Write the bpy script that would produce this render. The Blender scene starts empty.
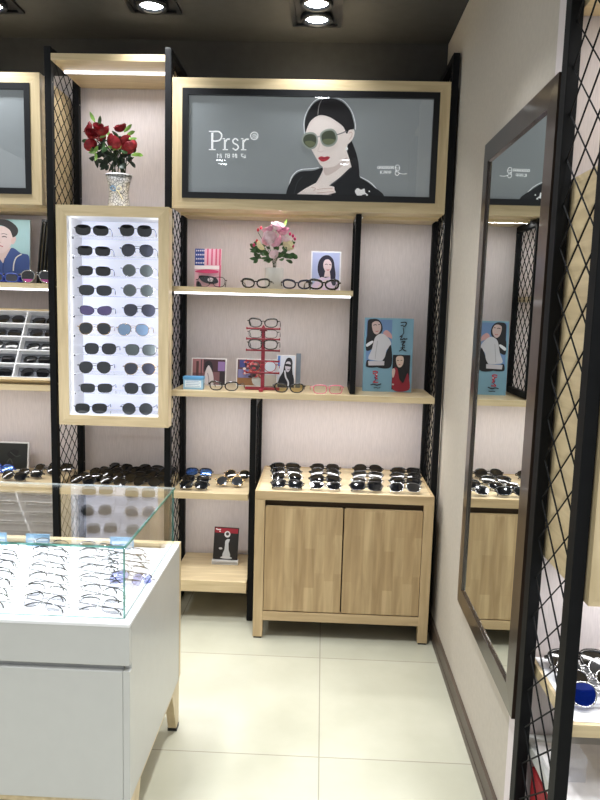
import bpy, bmesh, math, random
from mathutils import Vector, Matrix, Euler
random.seed(7)
PI = math.pi
SC = bpy.context.scene
COL = SC.collection

# ------------------------------------------------------------------ camera
FPX = 691.85
PITCH, YAW, ROLL = [math.radians(a) for a in (7.3602, 1.7275, 1.58366)]
CAMH = 1.55
fwd = Vector((-math.sin(YAW)*math.cos(PITCH), math.cos(YAW)*math.cos(PITCH), -math.sin(PITCH)))
r0 = Vector((math.cos(YAW), math.sin(YAW), 0)); u0 = r0.cross(fwd)
RIGHT = r0*math.cos(ROLL)+u0*math.sin(ROLL); UP = -r0*math.sin(ROLL)+u0*math.cos(ROLL)
cd = bpy.data.cameras.new('camera'); cam = bpy.data.objects.new('camera', cd); COL.objects.link(cam)
cd.sensor_fit = 'VERTICAL'; cd.sensor_height = 24.0; cd.lens = FPX*24.0/800.0; cd.clip_start = .02
M = Matrix((RIGHT, UP, -fwd)).transposed().to_4x4(); M.translation = Vector((0, 0, CAMH))
cam.matrix_world = M; SC.camera = cam
def at(u, v, ax, val):
    d = RIGHT*((u-300)/FPX) - UP*((v-400)/FPX) + fwd
    o = Vector((0, 0, CAMH)); return o + d*((val-o[ax])/d[ax])

# ------------------------------------------------------------------ materials
def lin(c):
    return tuple(((x/255)/12.92 if x/255 <= .04045 else ((x/255+.055)/1.055)**2.4) for x in c)
_m = {}
def mat(name, rgb, rough=.5, metal=0, var=.04, scale=20, emis=0, spec=.5, coat=0, alpha=1, stretch=(1,1,1), bump=0):
    if name in _m: return _m[name]
    m = bpy.data.materials.new(name); m.use_nodes = True; nt = m.node_tree; N = nt.nodes; L = nt.links
    b = N['Principled BSDF']; c = lin(rgb)
    tc = N.new('ShaderNodeTexCoord'); mp = N.new('ShaderNodeMapping'); mp.inputs['Scale'].default_value = stretch
    nz = N.new('ShaderNodeTexNoise'); nz.inputs['Scale'].default_value = scale; nz.inputs['Detail'].default_value = 3
    L.new(tc.outputs['Object'], mp.inputs[0]); L.new(mp.outputs[0], nz.inputs['Vector'])
    rp = N.new('ShaderNodeValToRGB')
    rp.color_ramp.elements[0].position = .3; rp.color_ramp.elements[1].position = .7
    rp.color_ramp.elements[0].color = (*[max(0, x*(1-var*2)) for x in c], 1)
    rp.color_ramp.elements[1].color = (*[min(1, x*(1+var*2)) for x in c], 1)
    L.new(nz.outputs[0], rp.inputs[0]); L.new(rp.outputs[0], b.inputs['Base Color'])
    b.inputs['Roughness'].default_value = rough; b.inputs['Metallic'].default_value = metal
    b.inputs['Specular IOR Level'].default_value = spec; b.inputs['Coat Weight'].default_value = coat
    b.inputs['Coat Roughness'].default_value = .08
    if emis:
        L.new(rp.outputs[0], b.inputs['Emission Color']); b.inputs['Emission Strength'].default_value = emis
    if bump:
        bp = N.new('ShaderNodeBump'); bp.inputs['Strength'].default_value = bump; bp.inputs['Distance'].default_value = .002
        L.new(nz.outputs[0], bp.inputs['Height']); L.new(bp.outputs[0], b.inputs['Normal'])
    b.inputs['Alpha'].default_value = alpha
    _m[name] = m; return m
def wood(name, rgb, axis, rough=.38, var=.09, staves=False):
    if name in _m: return _m[name]
    m = bpy.data.materials.new(name); m.use_nodes = True; nt = m.node_tree; N = nt.nodes; L = nt.links
    b = N['Principled BSDF']; c = lin(rgb)
    tc = N.new('ShaderNodeTexCoord'); mp = N.new('ShaderNodeMapping')
    s = [26, 26, 26]; s[axis] = 2.2; mp.inputs['Scale'].default_value = s
    L.new(tc.outputs['Object'], mp.inputs[0])
    nz = N.new('ShaderNodeTexNoise'); nz.inputs['Scale'].default_value = 1.6; nz.inputs['Detail'].default_value = 6; nz.inputs['Distortion'].default_value = .6
    L.new(mp.outputs[0], nz.inputs['Vector'])
    rp = N.new('ShaderNodeValToRGB'); e = rp.color_ramp.elements
    e[0].position = .3; e[1].position = .72
    e[0].color = (c[0]*(1-var*2.2), c[1]*(1-var*2.6), c[2]*(1-var*3.2), 1)
    e[1].color = (min(1, c[0]*(1+var)), min(1, c[1]*(1+var)), min(1, c[2]*(1+var)), 1)
    L.new(nz.outputs[0], rp.inputs[0]); out = rp.outputs[0]
    if staves:
        sx = N.new('ShaderNodeSeparateXYZ'); L.new(tc.outputs['Object'], sx.inputs[0])
        cb = N.new('ShaderNodeCombineXYZ')
        L.new(sx.outputs['Z' if axis == 2 else 'X'], cb.inputs[0]); L.new(sx.outputs['X' if axis == 2 else 'Y'], cb.inputs[1])
        br = N.new('ShaderNodeTexBrick'); br.inputs['Scale'].default_value = 1
        br.inputs['Brick Width'].default_value = .19; br.inputs['Row Height'].default_value = .047
        br.inputs['Mortar Size'].default_value = .0004; br.inputs['Mortar Smooth'].default_value = .3; br.offset = .37; br.squash = 1.3; br.squash_frequency = 3
        br.inputs['Color1'].default_value = (.86, .82, .76, 1); br.inputs['Color2'].default_value = (1.07, 1.08, 1.08, 1); br.inputs['Mortar'].default_value = (.85, .82, .78, 1)
        L.new(cb.outputs[0], br.inputs['Vector'])
        mx = N.new('ShaderNodeMixRGB'); mx.blend_type = 'MULTIPLY'; mx.inputs[0].default_value = 1
        L.new(out, mx.inputs[1]); L.new(br.outputs[0], mx.inputs[2]); out = mx.outputs[0]
    L.new(out, b.inputs['Base Color']); b.inputs['Roughness'].default_value = rough
    b.inputs['Coat Weight'].default_value = .12; b.inputs['Coat Roughness'].default_value = .3
    _m[name] = m; return m
def clearmat(name, tint, rough=.01, refl=1.0, ior=1.5, body=0, bodycol=(255,255,255)):
    # clear pane: transparent body with a Fresnel reflection
    if name in _m: return _m[name]
    m = bpy.data.materials.new(name); m.use_nodes = True; nt = m.node_tree; N = nt.nodes; L = nt.links
    N.remove(N['Principled BSDF']); o = N['Material Output']
    tr = N.new('ShaderNodeBsdfTransparent'); tr.inputs[0].default_value = (*lin(tint), 1)
    gl = N.new('ShaderNodeBsdfGlossy'); gl.inputs['Roughness'].default_value = rough; gl.inputs[0].default_value = (refl, refl, refl, 1)
    lw = N.new('ShaderNodeLayerWeight'); lw.inputs['Blend'].default_value = .5; f0 = ((ior-1)/(ior+1))**2
    pw = N.new('ShaderNodeMath'); pw.operation = 'POWER'; pw.inputs[1].default_value = 5; L.new(lw.outputs['Facing'], pw.inputs[0])
    fr = N.new('ShaderNodeMath'); fr.operation = 'MULTIPLY_ADD'; fr.inputs[1].default_value = 1-f0; fr.inputs[2].default_value = f0; L.new(pw.outputs[0], fr.inputs[0])
    mx = N.new('ShaderNodeMixShader'); L.new(fr.outputs[0], mx.inputs[0]); L.new(tr.outputs[0], mx.inputs[1]); L.new(gl.outputs[0], mx.inputs[2])
    last = mx.outputs[0]
    if body:
        df = N.new('ShaderNodeBsdfDiffuse'); df.inputs[0].default_value = (*lin(bodycol), 1)
        m2 = N.new('ShaderNodeMixShader'); m2.inputs[0].default_value = body
        L.new(last, m2.inputs[1]); L.new(df.outputs[0], m2.inputs[2]); last = m2.outputs[0]
    L.new(last, o.inputs[0]); _m[name] = m; return m
def emit(name, rgb, strength):
    if name in _m: return _m[name]
    m = bpy.data.materials.new(name); m.use_nodes = True; N = m.node_tree.nodes; L = m.node_tree.links
    b = N['Principled BSDF']; b.inputs['Base Color'].default_value = (*lin(rgb), 1)
    b.inputs['Emission Color'].default_value = (*lin(rgb), 1); b.inputs['Emission Strength'].default_value = strength
    _m[name] = m; return m

WX = wood('birch_grain_along_x', (214, 195, 157), 0)
WZ = wood('birch_grain_along_z', (214, 195, 157), 2)
WY = wood('birch_grain_along_y', (214, 195, 157), 1)
CWX = wood('cabinet_beech_x', (196, 172, 133), 0); CWZ = wood('cabinet_beech_z', (196, 172, 133), 2)
CWS = wood('butcher_block_staves', (190, 165, 126), 2, rough=.32, var=.11, staves=True)
DWX = wood('shelf_edge_wood', (215, 186, 134), 0, staves=False)
BLK = mat('black_powder_coated_steel', (15, 16, 18), .6, .0, var=.1, bump=.05, spec=.15)
BLKP = mat('black_plastic_frame', (16, 17, 21), .35)
LAM = mat('white_laminate', (194, 194, 191), .32, var=.008, coat=.15)
PINK = mat('pale_pinkish_linen_wallboard', (212, 203, 203), .75, var=.035, scale=60, stretch=(6, 6, .4))
WALL = mat('warm_beige_wallpaper', (182, 174, 162), .8, var=.02, scale=50, bump=.2)
DARK = mat('charcoal_ceiling_paint', (50, 50, 50), .85, var=.05)
SKIRT = mat('dark_brown_skirting', (74, 62, 52), .4, var=.1, scale=8, stretch=(4, .5, 4))
BROWN = mat('glossy_dark_brown_frame', (52, 41, 34), .3, .0, var=.1, coat=.4, stretch=(4, 1, .3))
WHITE = mat('white_paint', (238, 238, 240), .45, var=.01)
TRAYW = mat('white_tray_lining', (240, 241, 244), .5, var=.008)
STEEL = mat('brushed_steel', (190, 190, 190), .25, 1, var=.05)
GLASS = clearmat('clear_case_glass', (254, 255, 255), ior=1.5)
GEDGE = clearmat('green_glass_edge', (150, 205, 195), ior=1.5, body=.45, bodycol=(96, 150, 138))
FROST = clearmat('polished_back_edge', (240, 248, 246), ior=1.5, body=.5, bodycol=(225, 232, 232))
COVER = clearmat('clear_cover_pane', (255, 255, 255), rough=.015, ior=1.5)
ACRY = clearmat('clear_acrylic', (248, 249, 252), ior=1.4, body=.10)
LED = emit('led_diffuser', (245, 246, 255), 2.2)
LAMP = emit('lamp_lens', (245, 250, 255), 30)

# ------------------------------------------------------------------ mesh helpers
class MB:
    def __init__(s): s.v = []; s.f = []; s.m = []; s.sm = []; s.mats = []
    def mi(s, m):
        if m not in s.mats: s.mats.append(m)
        return s.mats.index(m)
    def add(s, vs, fs, m, smooth=False):
        n = len(s.v); k = s.mi(m); s.v += [tuple(v) for v in vs]
        for f in fs: s.f.append(tuple(i+n for i in f)); s.m.append(k); s.sm.append(smooth)
        return s
    def box(s, a, b, m, bev=0, top=None):
        x0, y0, z0 = [min(p, q) for p, q in zip(a, b)]; x1, y1, z1 = [max(p, q) for p, q in zip(a, b)]
        if bev <= 0:
            vs = [(x0,y0,z0),(x1,y0,z0),(x1,y1,z0),(x0,y1,z0),(x0,y0,z1),(x1,y0,z1),(x1,y1,z1),(x0,y1,z1)]
            return s.add(vs, [(0,3,2,1),(4,5,6,7),(0,1,5,4),(1,2,6,5),(2,3,7,6),(3,0,4,7)], m)
        bm = bmesh.new(); bmesh.ops.create_cube(bm, size=1)
        for v in bm.verts: v.co = Vector(((x0+x1)/2+v.co.x*(x1-x0), (y0+y1)/2+v.co.y*(y1-y0), (z0+z1)/2+v.co.z*(z1-z0)))
        bev = min(bev, .45*min(x1-x0, y1-y0, z1-z0))
        bmesh.ops.bevel(bm, geom=bm.edges[:], offset=bev, segments=2, profile=.5, affect='EDGES')
        return s.bm(bm, m)
    def bm(s, bm, m, smooth=False):
        bm.verts.index_update(); s.add([v.co[:] for v in bm.verts], [tuple(v.index for v in f.verts) for f in bm.faces], m, smooth); bm.free(); return s
    def tube(s, pts, r, m, n=6, closed=False, flat=1.0, cap=True):
        pts = [Vector(p) for p in pts]; N = len(pts); rs = r if isinstance(r, (list, tuple)) else [r]*N
        vs = []; up = None
        for i, p in enumerate(pts):
            a = pts[(i-1) % N] if (closed or i) else p; b = pts[(i+1) % N] if (closed or i < N-1) else p
            t = (b-a).normalized()
            if up is None: up = Vector((0, 0, 1)) if abs(t.z) < .9 else Vector((0, 1, 0))
            x = t.cross(up)
            if x.length < 1e-4: x = t.orthogonal()
            x.normalize(); y = x.cross(t).normalized(); up = y
            for k in range(n):
                an = 2*PI*k/n; vs.append(p + x*(math.cos(an)*rs[i]*flat) + y*(math.sin(an)*rs[i]))
        fs = []
        for i in range(N if closed else N-1):
            j = (i+1) % N
            for k in range(n): fs.append((i*n+k, i*n+(k+1) % n, j*n+(k+1) % n, j*n+k))
        if not closed and cap: fs.append(tuple(range(n-1, -1, -1))); fs.append(tuple(range((N-1)*n, N*n)))
        return s.add(vs, fs, m, True)
    def lathe(s, prof, m, n=32, c=(0, 0), z0=0):
        vs = []; fs = []; P = len(prof)
        for r, z in prof:
            for k in range(n):
                a = 2*PI*k/n; vs.append((c[0]+r*math.cos(a), c[1]+r*math.sin(a), z0+z))
        for i in range(P-1):
            for k in range(n): fs.append((i*n+k, i*n+(k+1) % n, (i+1)*n+(k+1) % n, (i+1)*n+k))
        return s.add(vs, fs, m, True)
    def prism(s, poly, y0, y1, m, axis='y'):
        n = len(poly)
        def P(a, b, c): return {'y': (a, c, b), 'x': (c, a, b), 'z': (a, b, c)}[axis]
        vs = [P(a, b, y0) for a, b in poly]+[P(a, b, y1) for a, b in poly]
        fs = [tuple(range(n)), tuple(range(2*n-1, n-1, -1))]+[(i, (i+1) % n+0, (i+1) % n+n, i+n) for i in range(n)]
        return s.add(vs, fs, m)
    def mesh(s, name):
        me = bpy.data.meshes.new(name); me.from_pydata(s.v, [], s.f)
        for m in s.mats: me.materials.append(m)
        me.polygons.foreach_set('material_index', s.m); me.polygons.foreach_set('use_smooth', s.sm); me.update()
        bm = bmesh.new(); bm.from_mesh(me); 
        bm.to_mesh(me); bm.free(); return me
    def build(s, name, parent=None, loc=(0,0,0), rot=(0,0,0), fixn=True):
        me = s.mesh(name)
        if fixn:
            bm = bmesh.new(); bm.from_mesh(me); bmesh.ops.recalc_face_normals(bm, faces=bm.faces); bm.to_mesh(me); bm.free()
        o = bpy.data.objects.new(name, me); COL.objects.link(o); o.parent = parent; o.location = loc; o.rotation_euler = rot
        return o
def tag(o, label, cat, group=None, kind=None):
    o['label'] = label
    if cat: o['category'] = cat
    if group: o['group'] = group
    if kind: o['kind'] = kind
    return o
def thing(name, label, cat, loc=(0,0,0), rot=(0,0,0), group=None):
    o = bpy.data.objects.new(name, None); COL.objects.link(o); o.location = loc; o.rotation_euler = rot; o.empty_display_size = .05
    return tag(o, label, cat, group)
def struct(name, mb, label=None):
    o = mb.build(name); o['kind'] = 'structure'
    if label: o['label'] = label
    return o
def spline(pts, closed=True, k=5):
    n = len(pts); out = []
    for i in range(n if closed else n-1):
        p = [pts[(i+j) % n] if closed else pts[min(max(i+j, 0), n-1)] for j in (-1, 0, 1, 2)]
        for t in range(k):
            t /= k; q = []
            for d in range(len(p[0])):
                a, b, c, e = p[0][d], p[1][d], p[2][d], p[3][d]
                q.append(.5*((2*b)+(-a+c)*t+(2*a-5*b+4*c-e)*t*t+(-a+3*b-3*c+e)*t**3))
            out.append(tuple(q))
    if not closed: out.append(tuple(pts[-1]))
    return out
# flat printed artwork: shapes are laid over a picture rectangle of width w, height h (front faces -Y)
def ell(cx, cy, rx, ry, n=22, rot=0):
    return [(cx+rx*math.cos(2*PI*i/n)*math.cos(rot)-ry*math.sin(2*PI*i/n)*math.sin(rot), cy+rx*math.cos(2*PI*i/n)*math.sin(rot)+ry*math.sin(2*PI*i/n)*math.cos(rot)) for i in range(n)]
def stroke(pts, w, smooth=True):
    if smooth and len(pts) > 2: pts = spline(pts, False, 4)
    L_, R_ = [], []; n = len(pts)
    for i, p in enumerate(pts):
        a = pts[max(i-1, 0)]; b = pts[min(i+1, n-1)]; dx, dy = b[0]-a[0], b[1]-a[1]; l = math.hypot(dx, dy) or 1
        ww = w if not isinstance(w, (tuple, list)) else w[0]+(w[1]-w[0])*i/(n-1)
        L_.append((p[0]-dy/l*ww/2, p[1]+dx/l*ww/2)); R_.append((p[0]+dy/l*ww/2, p[1]-dx/l*ww/2))
    return ('strip', L_, R_)
def ink(rgb, em=0, rough=.5): return mat('ink_%d_%d_%d_%s' % (*rgb, 'lit' if em else 'matt'), rgb, rough, var=.01, emis=em)
def art(shapes, quad, w, h, em=0):
    """quad: sketch coords of TL, TR, BR, BL of the picture"""
    TL, TR, BR, BL = quad
    def uv(p):
        s, t = .5, .5
        for _ in range(6):
            x0 = TL[0]+(BL[0]-TL[0])*t; x1 = TR[0]+(BR[0]-TR[0])*t; s = (p[0]-x0)/(x1-x0)
            y0 = TL[1]+(TR[1]-TL[1])*s; y1 = BL[1]+(BR[1]-BL[1])*s; t = (p[1]-y0)/(y1-y0)
        return min(max(s, 0), 1), min(max(t, 0), 1)
    mb = MB(); y = 0
    for rgb, sh in shapes:
        y -= .00022; m = ink(rgb, em)
        if isinstance(sh, tuple) and sh[0] == 'strip':
            A = [uv(p) for p in sh[1]]; B = [uv(p) for p in sh[2]]; n = len(A)
            vs = [((s-.5)*w, y, (1-t)*h) for s, t in A+B]
            mb.add(vs, [(i, i+1, n+i+1, n+i) for i in range(n-1)], m)
        else:
            vs = [((s-.5)*w, y, (1-t)*h) for s, t in map(uv, sh)]
            bm = bmesh.new(); f = bm.faces.new([bm.verts.new(v) for v in vs])
            bmesh.ops.triangulate(bm, faces=[f]); mb.bm(bm, m)
    return mb

# ------------------------------------------------------------------ the room
BACKY = 3.66; WX_R = .578; CEIL = 2.88; XL = -2.75
def floor_material():
    m = bpy.data.materials.new('polished_cream_tiles'); m.use_nodes = True; nt = m.node_tree; N = nt.nodes; L = nt.links
    b = N['Principled BSDF']; tc = N.new('ShaderNodeTexCoord'); mp = N.new('ShaderNodeMapping')
    mp.inputs['Location'].default_value = (-.033, -.147, 0); L.new(tc.outputs['Object'], mp.inputs[0])
    br = N.new('ShaderNodeTexBrick'); br.offset = 0; br.squash = 1; br.inputs['Scale'].default_value = 1
    br.inputs['Brick Width'].default_value = .7; br.inputs['Row Height'].default_value = .7
    br.inputs['Mortar Size'].default_value = .0022; br.inputs['Mortar Smooth'].default_value = .2
    br.inputs['Color1'].default_value = (*lin((190, 188, 170)), 1); br.inputs['Color2'].default_value = (*lin((184, 182, 164)), 1); br.inputs['Mortar'].default_value = (*lin((150, 146, 132)), 1)
    L.new(mp.outputs[0], br.inputs['Vector'])
    nz = N.new('ShaderNodeTexNoise'); nz.inputs['Scale'].default_value = 3.5; nz.inputs['Detail'].default_value = 5; L.new(tc.outputs['Object'], nz.inputs['Vector'])
    rp = N.new('ShaderNodeValToRGB'); rp.color_ramp.elements[0].color = (.86, .86, .84, 1); rp.color_ramp.elements[1].color = (1.0, 1.0, 1.0, 1)
    rp.color_ramp.elements[0].position = .3; rp.color_ramp.elements[1].position = .7
    L.new(nz.outputs[0], rp.inputs[0])
    mx = N.new('ShaderNodeMixRGB'); mx.blend_type = 'MULTIPLY'; mx.inputs[0].default_value = 1; L.new(br.outputs[0], mx.inputs[1]); L.new(rp.outputs[0], mx.inputs[2])
    L.new(mx.outputs[0], b.inputs['Base Color']); b.inputs['Roughness'].default_value = .22; b.inputs['Specular IOR Level'].default_value = .5
    return m
struct('floor', MB().box((XL-.1, -2.2, -.08), (2.4, BACKY+.1, 0), floor_material()))
struct('ceiling', MB().box((XL-.1, -2.2, CEIL), (2.4, BACKY+.1, CEIL+.1), DARK))
struct('wall_back', MB().box((XL-.1, BACKY, 0), (WX_R, BACKY+.1, 2.70), PINK))
struct('trim_1', MB().box((XL-.1, BACKY-.004, 2.70), (WX_R, BACKY+.1, CEIL), DARK))
struct('wall_right', MB().box((WX_R, 1.90, 0), (WX_R+.1, BACKY+.1, CEIL), WALL))
struct('wall_alcove', MB().box((WX_R, 1.82, 0), (2.4, 1.90, CEIL), PINK))
struct('wall_far_right', MB().box((2.3, 0.3, 0), (2.4, 1.82, CEIL), WALL))
struct('wall_left', MB().box((XL-.1, 1.6, 0), (XL, BACKY, CEIL), WALL))
struct('baseboard_right', MB().box((WX_R-.012, 1.822, 0), (WX_R, BACKY, .085), SKIRT).box((WX_R-.014, 1.822, 0), (WX_R-.012, BACKY, .03), SKIRT))
struct('baseboard_back', MB().box((XL, BACKY-.012, 0), (WX_R-.014, BACKY, .085), SKIRT))

# ------------------------------------------------------------------ ceiling lamps
def lamp(x, y, label, group, vis=True, power=10):
    t = thing('ceiling_spotlight', label, 'ceiling light', (x, y, CEIL), (0, 0, 0), group)
    w, d = .23, .36
    mb = MB()
    mb.box((-w/2, -d/2, -.012), (w/2, -d/2+.02, 0), BLKP).box((-w/2, d/2-.02, -.012), (w/2, d/2, 0), BLKP)
    mb.box((-w/2, -d/2+.02, -.012), (-w/2+.02, d/2-.02, 0), BLKP).box((w/2-.02, -d/2+.02, -.012), (w/2, d/2-.02, 0), BLKP)
    mb.box((-w/2+.02, -d/2+.02, -.003), (w/2-.02, d/2-.02, 0), BLKP)
    mb.build('square_housing', t)
    for k in (-1, 1):
        cy = k*.082
        MB().lathe([(.052, -.003), (.070, -.003), (.074, -.016), (.068, -.026), (.054, -.024), (.050, -.012)], mat('lamp_bezel', (40, 42, 46), .3, .5), c=(0, cy)).build('lamp_head', t)
        MB().lathe([(0.0001, -.016), (.03, -.0165), (.0505, -.012)], LAMP, c=(0, cy)).build('lamp_lens', t, fixn=True)
        ld = bpy.data.lights.new('spot', 'AREA'); ld.shape = 'DISK'; ld.size = .1; ld.energy = power; ld.color = (.96, .98, 1.0)
        ld.spread = math.radians(95)
        lo = bpy.data.objects.new('lamp_light', ld); COL.objects.link(lo); lo.parent = t; lo.location = (0, cy, -.032)
    return t
G = 'black twin-lens ceiling lamps'
lamp(-.072, 3.26, 'black twin-lens ceiling lamp above the poster, rightmost of the ceiling lamps seen', G, power=3.0)
lamp(-.80, 3.14, 'black twin-lens ceiling lamp above the bay with the red roses', G, power=3.0)
lamp(-1.53, 3.16, 'black twin-lens ceiling lamp at the top left corner, above the left light box', G, power=3.0)
for x, y in ((-.95, 2.2), (-.05, 2.1), (-1.85, 2.2)):  # unseen lamps, added to light shelves, floor and right wall from above
    lamp(x, y, 'unseen black twin-lens ceiling lamp added over the aisle to brighten the shelves', 'unseen lamps added over the aisle', power=5.2)
for x, y in ((-.96, .05), (.15, .15), (.75, .9), (-1.7, 1.2)):
    lamp(x, y, 'black twin-lens ceiling lamp over the shop floor behind the viewer', 'ceiling lamps behind the viewer', power=5)
def area(name, loc, size, size_y, e, rot=(0,0,0), col=(1,1,1)):
    ld = bpy.data.lights.new(name, 'AREA'); ld.shape = 'RECTANGLE'; ld.size = size; ld.size_y = size_y; ld.energy = e; ld.color = col
    o = bpy.data.objects.new(name, ld); COL.objects.link(o); o.location = loc; o.rotation_euler = rot; return o

# ------------------------------------------------------------------ black side frames with diamond mesh
def lattice(y0, y1, z0, z1, x, cy=.0835, cz=.072, r=.0028):
    mb = MB(); ny = max(1, round((y1-y0)/cy)); dy = (y1-y0)/ny/2; nz = int((z1-z0)/cz*2); dz = (z1-z0)/nz
    for j in range(nz):
        for i in range(2*ny):
            a = (i+j) % 2; p = (x, y0+i*dy, z0+(j+a)*dz); q = (x, y0+(i+1)*dy, z0+(j+1-a)*dz)
            mb.tube([p, q], r, BLK, n=4, cap=False)
    return mb
def side_frame(x0, x1, y0, y1, z0, z1, label, post=.035, group=None, cz=.072, cy=.0835):
    xm = (x0+x1)/2; t = thing('mesh_side_frame', label, 'shelf frame', (xm, y0, z0), group=group)
    w = (x1-x0)/2; H = z1-z0; D = y1-y0
    MB().box((-w, 0, 0), (w, post, H), BLK, .002).build('post', t)
    MB().box((-w, D-post, 0), (w, D, H), BLK, .002).build('post', t)
    MB().box((-w, post, H-.03), (w, D-post, H), BLK).build('rail', t)
    MB().box((-w, post, .0), (w, D-post, .03), BLK).build('rail', t)
    lattice(post, D-post, .03, H-.03, 0, cy, cz, .0023).build('diamond_mesh', t, fixn=False)
    mb = MB()
    k = .25
    while k < H-.05:
        for yy in (post/2, D-post/2):
            mb.tube([(w-.001, yy, k), (w+.0012, yy, k)], .004, STEEL, n=8)
            if (k*100) % 2 < 1: mb.tube([(-w+.001, yy, k), (-w-.0012, yy, k)], .004, STEEL, n=8)
        k += .46
    mb.build('screws', t)
    return t
GF = 'black mesh side frames of the shelving'
side_frame(-1.296, -1.265, 3.25, 3.64, 0, 2.70, 'black diamond-mesh side frame between the left bay and the bay with roses', group=GF)
side_frame(-.746, -.716, 3.25, 3.64, 0, 2.70, 'black diamond-mesh side frame between the rose bay and the big poster bay', group=GF)
side_frame(.540, .569, 3.25, 3.64, 0, 2.70, 'black diamond-mesh side frame in the corner beside the right wall', group=GF)
side_frame(.137, .163, 3.29, 3.64, 1.161, 2.000, 'short black mesh divider standing between the blue poster and the upper shelves', group=GF, post=.025)
side_frame(-.337, -.308, 3.29, 3.64, 0, 1.120, 'black mesh divider under the long shelf, left of the cabinet', group=GF, post=.03)
side_frame(.5625, .5925, 1.475, 1.80, 0, 2.70, 'large black diamond-mesh side frame in the right foreground', group=GF, post=.042, cz=.105, cy=.10)

# ------------------------------------------------------------------ shelves
def shelf(x0, x1, y0, y1, top, th, label, m=WX, chamfer=.0, led=False):
    t = thing('wooden_shelf', label, 'shelf', ((x0+x1)/2, y0, top-th), group='birch shelves'); w = (x1-x0)/2
    c = .018
    poly = [(-w, 0), (w, 0), (w, y1-y0), (-w, y1-y0)]
    MB().prism([(-w+.0, 0.0), (w, 0), (w, y1-y0), (-w, y1-y0)], 0, th, m, 'z').build('board', t)
    if led:
        MB().box((-w+.01, .012, -.010), (w-.01, .026, 0), LED).build('led_strip', t)
        area('led_light', ((x0+x1)/2, y0+.05, top-th-.02), x1-x0-.1, .03, led)
    return t
def under_led(t, x0, x1, y, z, e):
    if z > 1.55: MB().box((x0-t.location.x, y-.014-t.location.y, z-t.location.z-.014), (x1-t.location.x, y-.006-t.location.y, z-t.location.z), WX).build('led_lip', t)  # wooden lip added to hide the strip's glow from the camera
    MB().box((x0-t.location.x, y-t.location.y, z-t.location.z-.007), (x1-t.location.x, y+.012-t.location.y, z-t.location.z), LED).build('led_strip', t)
    area('led_light', ((x0+x1)/2, y+.006, z-.012), x1-x0, .012, e)
shelf(-.714, .135, 3.262, 3.655, 1.648, .024, 'short upper birch shelf holding pink flowers and clear glasses', led=1.6)
sl = shelf(-.714, .538, 3.262, 3.655, 1.157, .028, 'long birch shelf under the red eyewear stand and the blue poster')
under_led(sl, -.70, -.35, 3.36, 1.129, 1.0); under_led(sl, -.29, .53, 3.36, 1.129, 2.6)  # unseen strips, added to brighten the bays below the long shelf
sl = shelf(-.714, -.339, 3.262, 3.655, .657, .030, 'small birch shelf with two columns of sunglasses, left of cabinet')
under_led(sl, -.70, -.35, 3.36, .627, .9)
shelf(-.714, -.339, 3.262, 3.655, .212, .056, 'lowest thick birch shelf carrying a black picture card')
shelf(-1.264, -.748, 3.262, 3.655, .657, .030, 'birch shelf of dark sunglasses below the tall lit display case')
shelf(XL+.02, -1.299, 3.262, 3.655, 1.644, .024, 'left birch shelf under the portrait with beret', led=1.6)
sl = shelf(XL+.02, -1.299, 3.262, 3.655, 1.160, .028, 'left birch shelf carrying the tilted compartment tray')
under_led(sl, XL+.05, -1.31, 3.36, 1.132, 2.6)  # unseen strip, added to lift the light in the lower left bay
shelf(XL+.02, -1.299, 3.262, 3.655, .657, .030, 'left low birch shelf with blue mirrored sunglasses and a framed picture')
# top board of the rose bay
t = thing('top_board', 'birch top board with light strip above the red roses', 'shelf', (-.995, 3.25, 2.640))
MB().box((-.270, 0, 0), (.249, .40, .030), WX, .001).build('board', t)
MB().box((-.262, .140, -.009), (.245, .156, 0), LED).build('led_strip', t)
area('led_light', (-.995, 3.45, 2.60), .42, .04, 1.6)
# lower void under the rose bay / corner shelves: nothing

# ------------------------------------------------------------------ advertising light boxes
def ring(mb, x0, x1, z0, z1, b, y0, y1, mh, mv):
    mb.prism([(x0, z1), (x1, z1), (x1-b, z1-b), (x0+b, z1-b)], y0, y1, mh); mb.prism([(x0, z0), (x0+b, z0+b), (x1-b, z0+b), (x1, z0)], y0, y1, mh)
    mb.prism([(x0, z0), (x0, z1), (x0+b, z1-b), (x0+b, z0+b)], y0, y1, mv); mb.prism([(x1, z0), (x1-b, z0+b), (x1-b, z1-b), (x1, z1)], y0, y1, mv)
    return mb
def light_box(x0, x1, z0, z1, y, depth, label, shapes=None, quad=None, b=.046, logo=None):
    t = thing('advertising_light_box', label, 'light box', ((x0+x1)/2, y, z0)); w = (x1-x0)/2; h = z1-z0
    mb = ring(MB(), -w, w, 0, h, b, 0, .03, WX, WZ)
    mb.box((-w, .03, 0), (w, depth, .018), WX).box((-w, .03, h-.018), (w, depth, h), WX)
    mb.box((-w, .03, .018), (-w+.018, depth, h-.018), WY).box((w-.018, .03, .018), (w, depth, h-.018), WY)
    mb.build('wooden_frame', t)
    ring(MB(), -w+b, w-b, b, h-b, .027, -.004, .026, BLKP, BLKP).build('black_frame', t)
    bb = b+.027
    MB().box((-w+bb, .014, bb), (w-bb, .024, h-bb), mat('grey_blue_backlit_print', (138, 144, 147), .35, var=.04, scale=1.2, emis=.28)).build('poster_panel', t)
    pw, ph = 2*(w-bb), h-2*bb
    if shapes: art(shapes, quad, pw, ph, em=.28).build('printed_figure', t, loc=(0, .0138, bb))
    if logo: art(logo, quad, pw, ph, em=.4).build('printed_lettering', t, loc=(0, .0136, bb))
    MB().box((-w+bb, .001, bb), (w-bb, .004, h-bb), COVER).build('cover_pane', t)
    return t
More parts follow.
